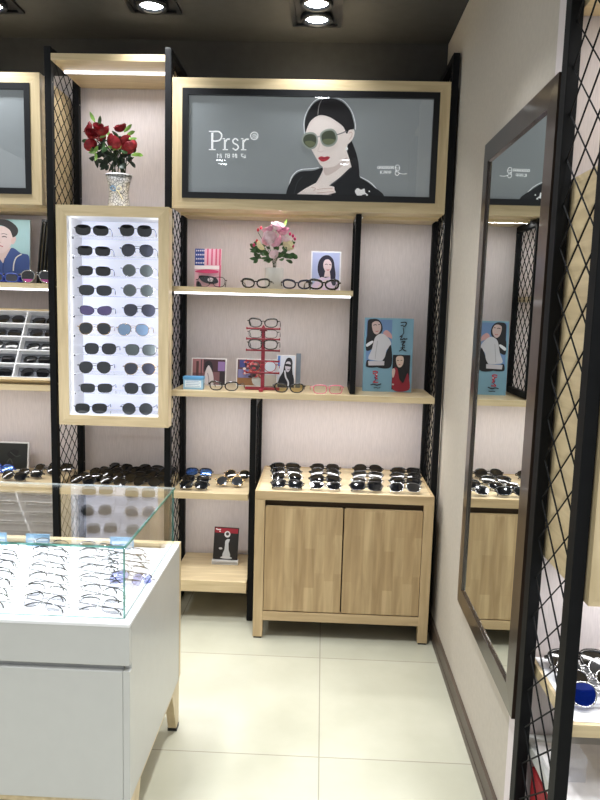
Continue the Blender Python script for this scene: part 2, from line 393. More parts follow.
# sketch of the big poster, drawn in a 600x469 sheet
def k4(pts): return [((x/4.286+180-290)*3.75, y/4.286*3.75) for x, y in pts]
SKIN = (232, 222, 218); HAIR = (22, 20, 24); JAC = (20, 22, 27)
fig = [
 ((226, 230, 234), stroke([(58,180),(56,124),(72,80),(102,46),(150,35),(200,46),(233,82),(248,126),(250,156)], 3)),
 ((226, 230, 234), stroke([(2,414),(4,350),(34,312),(90,304),(112,300)], 3.5)), ((226, 230, 234), stroke([(268,334),(312,360),(352,412)], 3.5)),
 (HAIR, spline([(228,190),(250,235),(262,285),(264,338),(246,335),(228,300),(218,250)])),
 (SKIN, [(128,285),(216,232),(226,262),(236,300),(200,330),(160,360),(120,400),(86,412),(80,385),(108,345),(126,312)]),
 ((205,190,186), spline([(132,300),(170,296),(214,262),(216,275),(180,310),(140,330)])),
 (SKIN, spline([(62,165),(72,125),(108,100),(150,104),(192,126),(218,165),(222,198),(214,238),(196,270),(166,294),(140,301),(120,292),(102,264),(84,232),(68,202)])),
 (SKIN, spline([(216,166),(234,152),(246,160),(244,182),(230,204),(214,210)])),
 ((205,180,175), stroke([(224,170),(236,166),(236,180),(226,194)], 2.5)),
 (HAIR, spline([(61,168),(60,124),(76,82),(104,52),(150,40),(196,51),(228,84),(242,124),(244,152),(226,158),(217,172),(204,146),(176,124),(146,108),(112,104),(82,124),(68,150)])),
 ((150,146,146), stroke([(124,44),(112,70),(108,102)], (1.5, 3))),
 (JAC, spline([(-8,412),(8,350),(38,318),(92,312),(128,302),(110,345),(86,382),(74,414)])),
 (JAC, spline([(236,298),(262,332),(308,364),(350,414),(140,414),(116,404),(150,372),(196,336)])),
 ((52,54,60), stroke([(236,302),(200,335),(165,365),(150,380)], 2.5)),
 ((52,54,60), stroke([(20,400),(30,360),(50,335)], 2)),
 (SKIN, spline([(32,412),(50,388),(84,368),(100,360),(110,366),(104,376),(150,370),(170,374),(166,384),(140,388),(170,388),(174,396),(140,402),(160,404),(150,412)])),
 ((190,160,152), stroke([(104,384),(140,380),(164,380)], 1.8)), ((190,160,152), stroke([(104,398),(140,394),(168,392)], 1.8)),
 ((190,160,152), stroke([(84,376),(100,380),(92,390)], 1.8)),
 ((214,200,197), stroke([(116,208),(112,228),(108,238),(122,242),(130,236)], 3)),
 ((176,52,66), spline([(110,264),(122,258),(132,261),(144,258),(154,262),(142,274),(126,278),(116,273)])),
 ((128,30,44), stroke([(112,266),(130,266),(152,263)], 1.6)),
 ((150,158,150), spline([(48,188),(60,172),(88,168),(104,180),(108,205),(98,226),(78,232),(58,222),(48,205)])),
 ((150,158,150), spline([(116,178),(132,160),(160,154),(178,168),(182,195),(168,216),(144,222),(124,212)])),
 ((66,74,58), spline([(54,190),(64,178),(86,175),(100,184),(102,204),(94,220),(78,226),(62,216),(54,204)])),
 ((66,74,58), spline([(122,182),(134,166),(158,161),(172,172),(176,194),(164,210),(144,215),(128,206)])),
 ((104,112,84), spline([(60,204),(80,200),(98,208),(92,219),(78,224),(64,215)])), ((104,112,84), spline([(128,196),(150,192),(172,196),(163,209),(144,214),(130,206)])),
 ((160,158,160), stroke([(104,188),(112,184),(120,186)], 4)),
 ((120,118,122), stroke([(178,178),(200,170),(216,163)], 4)),
 ((240,240,240), ell(217, 229, 5, 6)),
 ((235,235,235), spline([(248,390),(258,378),(270,384),(284,380),(284,392),(292,400),(276,404),(268,412),(256,406)])),
 ((235,235,235), ell(293, 404, 4, 4, 10)), ((235,235,235), ell(302, 390, 3, 3, 10)),
]
W_ = (240, 242, 244)
def K(p, w): return (W_, stroke(k4(p), w*.875))
logo = [
 K([(137,196),(137,266)], 9), K([(122,191),(150,191)], 4.5), K([(122,269),(152,269)], 4.5),
 K([(140,192),(165,192),(178,206),(172,226),(155,232),(140,232)], 6.5),
 K([(192,226),(192,266)], 7.5), K([(182,222),(193,222)], 4), K([(182,269),(206,269)], 4), K([(195,236),(202,225),(214,224)], 6.5),
 K([(250,230),(238,221),(227,230),(231,241),(245,248),(251,259),(240,270),(226,262)], 6),
 K([(272,226),(272,266)], 7.5), K([(262,222),(273,222)], 4), K([(262,269),(286,269)], 4), K([(275,236),(283,225),(296,224)], 6.5),
 (W_, stroke(k4([(320+16*math.cos(a*PI/8), 209+16*math.sin(a*PI/8)) for a in range(17)]), 3.2)),
 K([(311,210),(318,202),(327,204)], 3), K([(312,217),(320,210),(330,209),(328,216),(318,219)], 3),
]
for gx, segs in ((158, [((2,0),(2,20)),((0,6),(9,6)),((11,3),(21,3)),((11,9),(21,9)),((13,14),(13,20)),((20,12),(20,20)),((12,15),(21,15))]),
                 (193, [((0,3),(9,3)),((5,0),(3,19)),((12,2),(12,18)),((12,2),(20,2)),((20,2),(20,18)),((12,10),(20,10)),((12,18),(20,18))]),
                 (225, [((0,4),(8,4)),((4,0),(4,20)),((0,12),(8,12)),((12,4),(12,14)),((12,4),(20,4)),((20,4),(20,20)),((16,0),(16,20))]),
                 (262, [((0,3),(12,3)),((6,3),(2,12)),((2,12),(12,12)),((12,12),(10,20)),((16,8),(22,8)),((16,14),(22,20)),((21,12),(15,20))])):
    for a, b in segs: logo.append((W_, stroke(k4([(gx+a[0], 286+a[1]), (gx+b[0], 286+b[1])]), 2.2, False)))
for x in range(333, 392, 9): logo.append((W_, stroke([(x,304),(x+1,296),(x+6,295),(x+6,304),(x+1,300)], 1.6)))
logo += [(W_, stroke([(344,312),(344,324)], 2)), (W_, stroke([(351,312),(345,318),(352,324)], 1.6))]
for x in (356, 366, 376): logo.append((W_, stroke([(x,324),(x+1,314),(x+6,314),(x+6,320),(x+1,320)], 1.6)))
logo += [(W_, stroke([(404,318),(399,302),(403,291),(412,292),(415,304),(408,314),(404,308),(398,322),(406,330),(413,322),(407,316)], 1.8)),
         (W_, stroke([(412,320),(425,324),(442,323)], 1.6)), (W_, stroke([(398,298),(406,302),(414,300)], 1.3))]
QD = [((188-290)*3.75, (94-85)*3.75), ((435-290)*3.75, (96-85)*3.75), ((430-290)*3.75, (195-85)*3.75), ((188-290)*3.75, (191-85)*3.75)]
lbx = light_box(-.712, .536, 2.003, 2.576, 3.25, .40, 'wide light box poster of a woman in sunglasses, lettered Prsr', fig, QD, logo=logo)
under_led(lbx, -.70, .128, 3.40, 2.003, 1.5); under_led(lbx, .172, .53, 3.40, 2.003, .7)
lbx = light_box(XL+.04, -1.318, 2.003, 2.585, 3.25, .40, 'cropped light box at upper left with a blank grey screen')
under_led(lbx, XL+.06, -1.33, 3.40, 2.003, 1.5)
lbx = light_box(.595, 1.9, 2.28, 2.80, 1.49, .32, 'wooden light box high up behind the right foreground mesh frame')
under_led(lbx, .61, 1.5, 1.54, 2.28, 2.5)

# ------------------------------------------------------------------ eyewear
LENS = {
 'black': mat('lens_black', (18, 19, 22), .07, coat=.6), 'grey': mat('lens_dark_grey', (44, 47, 52), .1, coat=.5),
 'mid': mat('lens_mid_grey', (84, 92, 96), .12, coat=.5), 'navy': mat('lens_navy', (52, 54, 70), .1, coat=.5),
 'purple': mat('lens_purple', (96, 84, 130), .12, .3, coat=.6), 'lblue': mat('lens_light_blue', (126, 152, 186), .12, .3, coat=.6),
 'blue': mat('lens_blue_mirror', (20, 60, 190), .08, .8, coat=1), 'sky': mat('lens_sky_mirror', (60, 110, 190), .12, .7, coat=1),
 'pinkred': mat('lens_rose', (200, 96, 108), .1, coat=.6), 'magenta': mat('lens_magenta', (150, 50, 150), .1, coat=.6),
 'clear': clearmat('lens_clear', (253, 254, 255), ior=1.4), 'amber': clearmat('lens_amber_tint', (222, 206, 158), ior=1.45),
 'violet': clearmat('lens_violet_tint', (176, 180, 224), ior=1.45), 'greyclear': clearmat('lens_pale_grey', (206, 206, 212), ior=1.45)}
def two_tone(name, lo):
    m = mat(name, (18, 18, 22), .08, coat=.6); N = m.node_tree.nodes; L = m.node_tree.links
    tc = [n for n in N if n.type == 'TEX_COORD'][0]; sx = N.new('ShaderNodeSeparateXYZ'); L.new(tc.outputs['Object'], sx.inputs[0])
    rp = N.new('ShaderNodeValToRGB'); mr = N.new('ShaderNodeMath'); mr.operation = 'MULTIPLY'; mr.inputs[1].default_value = 25; L.new(sx.outputs['Z'], mr.inputs[0]); L.new(mr.outputs[0], rp.inputs[0])
    rp.color_ramp.elements[0].position = .33; rp.color_ramp.elements[1].position = .40
    rp.color_ramp.elements[0].color = (*lin(lo), 1); rp.color_ramp.elements[1].color = (.008, .008, .01, 1)
    L.new(rp.outputs[0], N['Principled BSDF'].inputs['Base Color']); return m
LENS['tworose'] = two_tone('lens_black_over_magenta', (190, 70, 150))
FR = {'black': mat('frame_black_acetate', (14, 14, 16), .2, coat=.5), 'gun': mat('frame_gunmetal', (52, 52, 56), .25, .9), 'silver': mat('frame_silver', (190, 190, 192), .22, 1),
      'gold': mat('frame_gold', (186, 158, 110), .25, 1), 'rose': mat('frame_translucent_pink', (226, 130, 148), .25, coat=.5), 'red': mat('frame_red', (170, 30, 44), .25, coat=.5),
      'white': mat('frame_white', (228, 228, 228), .25, coat=.4), 'blue': mat('frame_blue', (40, 70, 160), .25, coat=.5), 'navy': mat('frame_navy', (28, 34, 60), .25, coat=.5)}
def outline(shape, sgn):
    n = 28; a, b, cz = .0262, .0205, .0215; pts = []
    for i in range(n):
        t = 2*PI*i/n; c, s = math.cos(t), math.sin(t)
        def se(p): return math.copysign(abs(c)**(2/p), c), math.copysign(abs(s)**(2/p), s)
        if shape == 'rect': x, z = se(3.2); x *= 1.02; z *= .86; x *= 1+.05*z
        elif shape == 'round': x, z = c*.95, s*1.14
        elif shape == 'aviator':
            x, z = se(2.4); z *= 1.14; k = .5*(1-z); x = x*(1-.20*k*k) + .10*k*(1 if True else 0); 
        elif shape == 'cat':
            x, z = se(2.5); z *= .86; x *= 1+.10*z; z += .16*x*(z > -.2)
        elif shape == 'hex': x, z = se(2.9); x *= (1-.12*max(0, -z)); z *= 1.05
        elif shape == 'wide': x, z = se(2.7); z *= .95; x *= 1.06; x *= 1+.06*z
        else: x, z = se(2.3); z *= .95
        pts.append((sgn*(.0335+x*a*1.03), cz+z*b))
    return pts
def wrap(x): return 1.3*x*x
_ew = {}
def eyewear_meshes(shape, lens, frame, rim, fold):
    key = (shape, lens, frame, rim, fold)
    if key in _ew: return _ew[key]
    tm = FR[{'duo': 'black', 'duo2': 'gun'}.get(frame, frame)]; fm = FR['silver' if frame.startswith('duo') else frame]; parts = []
    mb = MB(); oz = min(p[1] for p in outline(shape, 1))-rim
    for sg in (-1, 1):
        o = outline(shape, sg); mb.tube([(x, wrap(x), z-oz) for x, z in o], rim, fm, n=6, closed=True)
        if frame.startswith('duo'):
            up = sorted([p for p in o if p[1] > .032], key=lambda p: p[0]); mb.tube([(x, wrap(x)-.0006, z-oz+.0004) for x, z in up], .0016, tm, n=6)
        if rim >= .0018 and shape in ('cat', 'wide', 'rect'):
            up = sorted([p for p in o if p[1] > .029], key=lambda p: p[0]); mb.tube([(x, wrap(x)-.0005, z-oz+.0006) for x, z in up], rim*1.35, fm, n=6)
        mb.tube([(sg*.0595, wrap(.0595), .029-oz), (sg*.066, wrap(.066), .030-oz), (sg*.0685, wrap(.066)+.004, .030-oz)], max(rim, .0018), fm, n=6)
        mb.tube([(sg*.010, wrap(.01)+.001, .020-oz), (sg*.0075, .006, .017-oz), (sg*.0078, .008, .013-oz)], .0009, fm, n=5)
    zb = .029-oz
    mb.tube(spline([(-.0098, .0005, zb-.004), (-.004, -.001, zb), (.004, -.001, zb), (.0098, .0005, zb-.004)], False, 3), max(rim*.9, .0012), fm, n=6)
    if shape == 'aviator': mb.tube([(-.014, .0005, zb+.007), (0, -.001, zb+.008), (.014, .0005, zb+.007)], .0011, fm, n=6)
    parts.append(('front_frame', mb.mesh('front_frame')))
    for sg in (-1, 1):
        o = outline(shape, sg); n = len(o); cx = sum(p[0] for p in o)/n; cz = sum(p[1] for p in o)/n-oz; vs = []; fs = []
        for s_, yo in ((1, 0), (.55, -.0008)):
            for x, z in o: xx = cx+(x-cx)*s_; vs.append((xx, wrap(xx)+yo-.0006, cz+(z-oz-cz)*s_))
        vs.append((cx, wrap(cx)-.0018, cz))
        for i in range(n): j = (i+1) % n; fs.append((i, j, n+j, n+i)); fs.append((n+i, n+j, 2*n))
        mb = MB().add(vs, fs, LENS[lens], True)
        if lens not in ('clear', 'amber', 'violet', 'greyclear'):
            mb.add([(x, wrap(x)+.0012, z-oz) for x, z in o], [tuple(range(n))], LENS[lens])
        parts.append(('lens', mb.mesh('lens')))
    tr = [max(rim*.8, .0012)]*5+[.0019, .0022, .0016] if rim < .0018 else [rim*1.1, rim, rim*.95, rim*.9, rim*.95, rim*1.1, rim*1.2, rim*.8]
    for sg in (-1, 1):
        y0 = wrap(.066)+.005; zz = .030-oz
        if fold:
            yy = y0+.003+(.0035 if sg > 0 else 0)
            path = [(sg*.0675, yy, zz), (sg*.05, yy+.001, zz), (sg*.02, yy+.001, zz-.001), (-sg*.01, yy+.001, zz-.002), (-sg*.03, yy, zz-.004), (-sg*.045, yy, zz-.009), (-sg*.055, yy, zz-.016), (-sg*.06, yy, zz-.022)]
        else:
            path = [(sg*.0685, y0-.001, zz), (sg*.069, y0+.02, zz), (sg*.069, y0+.05, zz-.001), (sg*.0685, y0+.08, zz-.003), (sg*.068, y0+.095, zz-.006), (sg*.067, y0+.108, zz-.013), (sg*.0665, y0+.118, zz-.021), (sg*.066, y0+.124, max(zz-.028, .001))]
        parts.append(('temple', MB().tube(path, tr, tm, n=6, flat=.8).mesh('temple')))
    _ew[key] = parts; return parts
def eyewear(name, label, loc, shape='rect', lens='black', frame='black', rim=.0022, fold=False, rz=0, tilt=0, group=None, scale=1.12):
    cat = 'sunglasses' if name == 'sunglasses' else 'glasses'
    t = thing(name, label, cat, loc, (0, 0, 0), group)
    t.rotation_euler = Euler((-math.radians(tilt), 0, math.radians(rz)), 'XYZ'); t.scale = (scale,)*3
    for pn, me in eyewear_meshes(shape, lens, frame, rim, fold):
        o = bpy.data.objects.new(pn, me); COL.objects.link(o); o.parent = t
    return t
ORD = ['first', 'second', 'third', 'fourth', 'fifth', 'sixth', 'seventh', 'eighth', 'ninth', 'tenth']
# ------------------------------------------------------------------ tall lit display cases
def lit_case(x0, x1, z0, z1, y, label, bx0, bx1, rows, depth=.13, boxd=.30):
    xm = (x0+x1)/2; t = thing('sunglasses_display_case', label, 'display case', (xm, y, z0)); w = (x1-x0)/2; h = z1-z0
    ring(MB(), -w, w, 0, h, .047, 0, .072, WX, WZ).build('wooden_frame', t)
    a, b = bx0-xm, bx1-xm
    MB().box((a, .072, 0), (b, boxd, .015), WX).box((a, .072, h-.015), (b, boxd, h), WX).box((a, .072, .015), (a+.012, boxd, h-.015), WY).box((b-.012, .072, .015), (b, boxd, h-.015), WY).build('wooden_box', t)
    iw = w-.047
    MB().box((-iw-.006, .006, .041), (-iw+.0015, .072+depth, h-.041), WHITE).box((iw-.0015, .006, .041), (iw+.006, .072+depth, h-.041), WHITE).box((-iw, .006, .041), (iw, .072+depth, .0485), WHITE).box((-iw, .006, h-.0485), (iw, .072+depth, h-.041), WHITE).build('white_lining', t)
    MB().box((-iw, .072+depth, .047), (iw, .072+depth+.01, h-.047), mat('backlit_white_acrylic', (232, 235, 250), .5, var=.02, scale=4, emis=.22)).build('backlit_panel', t)
    for zz in rows:
        s = MB().box((-iw+.002, .03, zz-z0), (iw-.002, .071+depth, zz-z0+.0025), ACRY).build('acrylic_shelf', t)
        MB().tube([(-iw, .075, zz-z0-.006), (-iw+.006, .075, zz-z0-.006)], .004, BLKP, n=8).build('shelf_pin', t)
    return t
cx0, cx1 = -1.2235, -.709
shz = [1.851-.0908*i+(.011 if i < 9 else .002) for i in range(10)]
lit_case(cx0, cx1, .989, 1.995, 3.17, 'tall birch case of twenty sunglasses with white backlit interior', -1.238, -.752, shz)
for dx in (-.2, .2):
    area('case_light', ((cx0+cx1)/2+dx, 3.20, 1.49), .01, .9, .6, (math.radians(90), 0, math.radians(-40 if dx < 0 else 40)))
lib_l = [('wide','black','gun'),('rect','black','gun'),('rect','black','gun'),('wide','grey','gun'),('cat','purple','gun'),('aviator','grey','gold'),('hex','grey','gun'),('aviator','grey','gun'),('rect','grey','gun'),('wide','black','gun')]
lib_r = [('hex','black','gun'),('aviator','navy','gun'),('round','mid','silver'),('round','mid','silver'),('aviator','navy','gun'),('aviator','lblue','gold'),('hex','mid','gun'),('aviator','navy','gold'),('hex','grey','gun'),('round','grey','gun')]
XLC = [-1.073, -1.065, -1.064, -1.06, -1.059, -1.064, -1.039, -1.066, -1.06, -1.087]
XRC = [-0.87, -0.863, -0.861, -0.859, -0.854, -0.883, -0.848, -0.853, -0.853, -0.865]
for i in range(10):
    for c, lib in ((0, lib_l), (1, lib_r)):
        s, l, f = lib[i]
        cn = {'black': 'black', 'grey': 'dark grey', 'mid': 'mid grey', 'navy': 'navy grey', 'purple': 'purple', 'lblue': 'light blue'}[l]
        sn = {'wide': 'wide', 'rect': 'rectangular', 'cat': 'browline', 'aviator': 'teardrop', 'hex': 'angular', 'round': 'round'}[s]
        eyewear('sunglasses', '%s %s sunglasses in the lit case, %s row from top, %s column' % (cn, sn, ORD[i], 'left' if c == 0 else 'right'),
                ((XLC if c == 0 else XRC)[i], 3.212, shz[i]+.0032), s, l, f, .0012, rz=12 if c == 0 else 8, group='sunglasses in the tall lit display case', scale=1.17)
# right foreground case
lit_case(.595, 1.20, .930, 1.887, 1.455, 'tall birch display case cut by the right photo edge, behind the mesh frame', .597, 1.19, [], boxd=.335)
area('led_light', (.9, 1.64, .92), .5, .02, 1.6)

# ------------------------------------------------------------------ glasses counter (front left)
CX1 = -.49; CY0, CY1 = 1.735, 2.405; CXL = -1.75
t = thing('display_counter', 'white glass-topped display counter with birch legs at front left', 'display counter', (CX1, CY0, 0))
def L_(p): return (p[0]-CX1, p[1]-CY0, p[2])
def lb(mb, a, b, m, bev=0): return mb.box(L_(a), L_(b), m, bev)
lb(MB(), (CXL, CY0, .195), (CX1-.019, CY0+.02, .574), LAM, .002).build('front_panel', t)
lb(MB(), (CXL, CY0, .590), (CX1-.0, CY0+.02, .700), LAM, .002).build('drawer_front', t)
lb(MB(), (CXL, CY0+.012, .574), (CX1-.019, CY0+.02, .590), mat('groove_grey', (150, 150, 150), .5)).build('groove', t)
mb = MB(); mb.prism([(0, .195), (0, .574), (.02, .574), (.02, .590), (.02, .70), (CY1-CY0-.025, .70), (CY1-CY0-.025, .195)], -.018, 0, LAM, 'x'); mb.build('side_panel', t)
lb(MB(), (CXL, CY1-.025, .195), (CX1+.001, CY1, .70), WZ, .001).build('back_panel', t)
lb(MB(), (CXL, CY0+.005, .178), (CX1-.003, CY1, .195), WY, .001).build('base_board', t)
lb(lb(MB(), (CXL, CY0-.001, .700), (CX1-.03+.03, CY0+.035, .708), WHITE), (CX1-.036, CY0+.035, .700), (CX1, CY1-.03, .708), WHITE).build('top_rim', t)
lb(MB(), (CXL, CY1-.03, .700), (CX1+.001, CY1, .709), WX).build('back_rim', t)
lb(MB(), (CXL, CY0+.035, .684), (CX1-.036, CY1-.03, .692), TRAYW).build('tray_floor', t)
def leg(yf, ys):
    # tapered board leg in the y-z plane
    z1 = .178; a, b = yf, yf+ys*.115; c, d = yf+ys*.004, yf+ys*.045
    return MB().prism([(a, z1), (b, z1), (d, 0.012), (c, 0.012)], -.034, -.004, WZ, 'x').prism([(c, 0), (c, .012), (d, .012), (d, 0)], -.036, -.002, BLKP, 'x')
leg(CY1-CY0-.002, -1).build('leg', t); leg(.012, 1).build('leg', t)
gx, gy0, gy1, gz0, gz1 = -.512, 1.768, 2.385, .706, .906
def pane(a, b, thin, name):
    mb = MB(); x0, y0, z0 = L_(a); x1, y1, z1 = L_(b)
    vs = [(x0,y0,z0),(x1,y0,z0),(x1,y1,z0),(x0,y1,z0),(x0,y0,z1),(x1,y0,z1),(x1,y1,z1),(x0,y1,z1)]
    fs = {'-z': (0,3,2,1), '+z': (4,5,6,7), '-y': (0,1,5,4), '+x': (1,2,6,5), '+y': (2,3,7,6), '-x': (3,0,4,7)}
    for k, f in fs.items(): mb.add([vs[i] for i in f], [(0,1,2,3)], GLASS if k[1] == thin else (FROST if k == '+y' and thin == 'z' else GEDGE))
    return mb.build(name, t, fixn=False)
pane((CXL, gy0, gz0+.002), (gx, gy0+.006, gz1), 'y', 'glass_front')
pane((gx-.006, gy0+.0065, gz0+.002), (gx, gy1, gz1), 'x', 'glass_side')
pane((CXL, gy0-.002, gz1+.0005), (gx+.004, gy1+.004, gz1+.0075), 'z', 'glass_top')
# eyeglasses lying on the tray, four slanting columns
rows = [('black','greyclear'),('gun','clear'),('gun','clear'),('silver','clear'),('gun','clear'),('silver','clear'),('gun','clear')]
for c, xr0, y00, n in ((0, -.945, 1.84, 6), (1, -.768, 1.815, 7), (2, -.604, 1.815, 7), (3, -.575, 2.01, 4)):
    for i in range(n):
        y = y00+.078*i; x = xr0-.36*(y-y00)
        f = ['duo', 'duo2', 'duo', 'duo', 'duo2', 'duo', 'duo2'][(i*2+c) % 7]; l = 'clear'
        if (c, i) in ((2, 0), (1, 0)): l = 'greyclear'
        if (c, i) in ((3, 0),): l = 'violet'
        cnm = ['leftmost', 'second', 'third', 'rightmost'][c]
        eyewear('eyeglasses', 'thin %s eyeglasses on the counter tray, %s column, %s from front' % ({'duo': 'silver and black', 'duo2': 'silver and gunmetal'}[f], cnm, ORD[i]),
                (x, y, .7045), ['rect', 'round', 'wide', 'hex'][(i+c) % 4], l, f, .0010, True, rz=-14+random.uniform(-4, 4), tilt=62, group='eyeglasses on the counter tray')
def price_card(x, y, z, label, w=.085):
    t = thing('price_card', label, 'price card', (x, y, z), group='light blue price cards in the counter')
    MB().box((-w/2, 0, 0), (w/2, .002, .045), mat('pale_blue_card', (140, 190, 226), .5)).build('card', t)
    m2 = MB().box((-w/2+.006, -.0006, .006), (w/2-.006, 0, .016), mat('card_white', (228, 238, 246), .5))
    m2.box((-w/2+.006, -.0006, .020), (w/2-.006, 0, .030), mat('card_white', (228, 238, 246), .5)).build('printed_lines', t)
    MB().prism([(0, 0), (.03, 0), (.001, .03)], -w/2+.01, w/2-.01, ACRY, 'x').build('easel', t, loc=(0, .0025, 0))
price_card(-.990, 2.345, .6925, 'light blue price card in the counter, second from the left')
price_card(-1.145, 2.345, .6925, 'light blue price card at the left photo edge inside the counter')
price_card(-.688, 2.345, .6925, 'light blue price card in the counter, rightmost, near the glass corner')

# ------------------------------------------------------------------ cabinet
t = thing('storage_cabinet', 'birch two-door cabinet with finger-jointed doors and sloping sunglasses top', 'cabinet', (-.289, 3.112, 0))
cw, cdp, ch = .826, .53, .716
for x in (0, cw-.046):
    for y in (0, cdp-.046):
        MB().box((x, y, 0.008), (x+.046, y+.046, ch-.040), CWZ, .0015).build('leg', t)
        MB().box((x+.004, y+.004, 0), (x+.042, y+.042, .008), BLKP).build('foot_pad', t)
MB().box((0, 0, ch-.040), (cw, cdp, ch-.004), CWX, .002).build('top_board', t)
mt = wood('cabinet_top_oak', (212, 194, 158), 0, rough=.45)
MB().box((.012, .012, ch-.004), (cw-.012, cdp-.012, ch-.001), mt).build('inset_top', t)
MB().box((.0, .0, ch-.004), (.012, cdp, ch+.002), CWX).box((cw-.012, 0, ch-.004), (cw, cdp, ch+.002), CWX).box((.012, 0, ch-.004), (cw-.012, .012, ch+.002), CWX).box((.012, cdp-.012, ch-.004), (cw-.012, cdp, ch+.002), CWX).build('lipping', t)
MB().box((.046, .002, .090), (cw-.046, .040, .134), CWX, .0015).build('bottom_rail', t)
MB().box((.010, .046, .10), (.030, cdp-.046, ch-.05), CWZ).box((cw-.030, .046, .10), (cw-.010, cdp-.046, ch-.05), CWZ).build('side_panels', t)
MB().box((.03, cdp-.02, .10), (cw-.03, cdp-.008, ch-.05), CWZ).build('back_panel', t)
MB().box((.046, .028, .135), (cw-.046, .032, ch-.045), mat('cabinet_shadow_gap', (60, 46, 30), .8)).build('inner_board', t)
dw = (cw-.092-.010)/2
for k in range(2):
    x = .046+.002+k*(dw+.006)
    d = MB().box((0, 0, 0), (dw, .018, .505), CWS, .0015).build('door', t, loc=(x, .004, .139))
    MB().box((0.005, .002, .5055), (dw-.005, .016, .508), CWX).build('finger_pull', d)
# sunglasses on it
for c, (xa, xb) in enumerate(((-.147, -.172), (.033, .034), (.226, .254), (.408, .452))):
    for i in range(4):
        k = (i*2+c*3) % 5; f = 'silver' if i == (1, 0, 1, 0)[c] else 'black'
        eyewear('sunglasses', 'dark sunglasses on the birch cabinet top, %s column from left, %s from the front' % (ORD[c], ORD[i]),
                (xa+(xb-xa)*i/3, 3.150+.115*i, .7275), ['rect', 'wide', 'aviator', 'cat', 'hex'][k], 'black', f, .0026 if f == 'black' else .0016, True, rz=random.uniform(-5, 5), tilt=50, group='sunglasses on the cabinet top', scale=1.18)

# ------------------------------------------------------------------ things on the shelves
SH1, SH2, SH3, SH0 = 1.6485, 1.1575, .6575, .2125
def card(name, label, cat, x0, x1, y, z, h, lean, board, shapes, quad, th=.006, face=None, edge=.0, rz=0):
    w = x1-x0; t = thing(name, label, cat, ((x0+x1)/2, y, z), (-math.radians(lean), 0, math.radians(rz)))
    MB().box((-w/2, 0, 0), (w/2, th, h), mat(*board), .0005).build('board', t)
    if shapes: art(shapes, quad, w-2*edge, h-2*edge).build('printed_picture', t, loc=(0, -.0001, edge))
    return t
def rectp(x0, y0, x1, y1): return [(x0, y0), (x1, y0), (x1, y1), (x0, y1)]
def sheet(w, h): return [(0, 0), (w, 0), (w, h), (0, h)]
# pink card (generic pattern in place of the cartoon design)
sp = [((236, 190, 208), rectp(0, 0, 100, 135)), ((44, 66, 140), rectp(0, 0, 36, 58))]
for i in range(5):
    for j in range(4): sp.append(((235, 230, 240), ell(6+i*7, 7+j*14, 2.2, 3, 8)))
for i, x in enumerate((46, 62, 78, 92)): sp.append(((214, 92, 130), rectp(x, 0, x+6, 56)))
sp += [((250, 240, 244), rectp(0, 58, 100, 70)), ((208, 70, 118), spline([(8,76),(50,71),(88,75),(88,82),(50,84),(8,82)])), ((28, 30, 44), spline([(18,94),(60,94),(84,100),(90,116),(60,120),(30,112)])),
       ((236, 228, 236), ell(62, 106, 12, 7)), ((28, 30, 44), spline([(12,112),(24,118),(30,134),(14,134)])), ((214, 92, 130), rectp(94, 56, 100, 135))]
card('display_card', 'pink and blue patterned card at the left of the upper shelf', 'display card', -.653, -.520, 3.50, SH1, .197, 6, ('pink_card_board', (240, 214, 224), .5), sp, sheet(100, 135))
def lady(bg, hair, skin, cloth, dx=0, k=1):
    return [(bg, rectp(0, 0, 100, 130)),
      (hair, spline([(28,84),(20,60),(24,30),(40,12),(60,10),(76,24),(82,50),(86,84),(70,104),(56,96),(40,98)])),
      (skin, spline([(40,40),(46,26),(60,24),(70,36),(70,54),(62,68),(52,68),(43,56)])), (skin, [(48,62),(64,62),(68,84),(44,84)]),
      (cloth, spline([(4,132),(10,104),(34,86),(50,88),(70,84),(90,98),(98,132)])), ((60,50,60), stroke([(46,42),(52,40),(56,43)], 2)), ((60,50,60), stroke([(61,42),(66,41),(69,44)], 2)),
      ((190,70,90), stroke([(53,60),(58,61),(63,59)], 2.5)), (hair, spline([(70,60),(84,80),(88,110),(76,112),(68,88)])), (skin, spline([(22,120),(40,100),(56,94),(58,100),(44,112),(34,130)]))]
card('display_card', 'white-edged card of a dark-haired woman at the right of the upper shelf', 'display card', -.070, .080, 3.50, SH1, .200, 6, ('white_card_board', (240, 240, 246), .5),
     lady((176, 186, 226), (38, 36, 58), (230, 208, 214), (222, 202, 228)), sheet(100, 130), edge=.007)
# white vase + pink bouquet
def flower_petals(mb, c, r, m, layers=3, n=6, open_=1.0, tilt=(0, 0), seed=0):
    rnd = random.Random(seed); R = Euler((tilt[0], tilt[1], rnd.uniform(0, 6)), 'XYZ').to_matrix()
    for l in range(layers):
        f = (l+1)/layers
        for k in range(n):
            a0 = 2*PI*k/n+l*.55+rnd.uniform(-.12, .12); hw = PI/n*1.6; vs = []
            for i in range(5):
                v = i/4
                for j in range(5):
                    u = (j/4-.5)*2; wv = math.sin(PI*(.18+.72*v))**.6
                    th = .25+v*(1.75+.35*(1-f)); rad = r*f*(math.sin(th)+.30*open_*v**5)*(1+.05*abs(u)); zz = r*.5-r*f*.8*math.cos(th)-r*.12*u*u*v
                    an = a0+u*hw*wv; vs.append(Vector(c)+R@Vector((rad*math.cos(an), rad*math.sin(an), zz)))
            mb.add(vs, [(i*5+j, i*5+j+1, (i+1)*5+j+1, (i+1)*5+j) for i in range(4) for j in range(4)], m, True)
    return mb
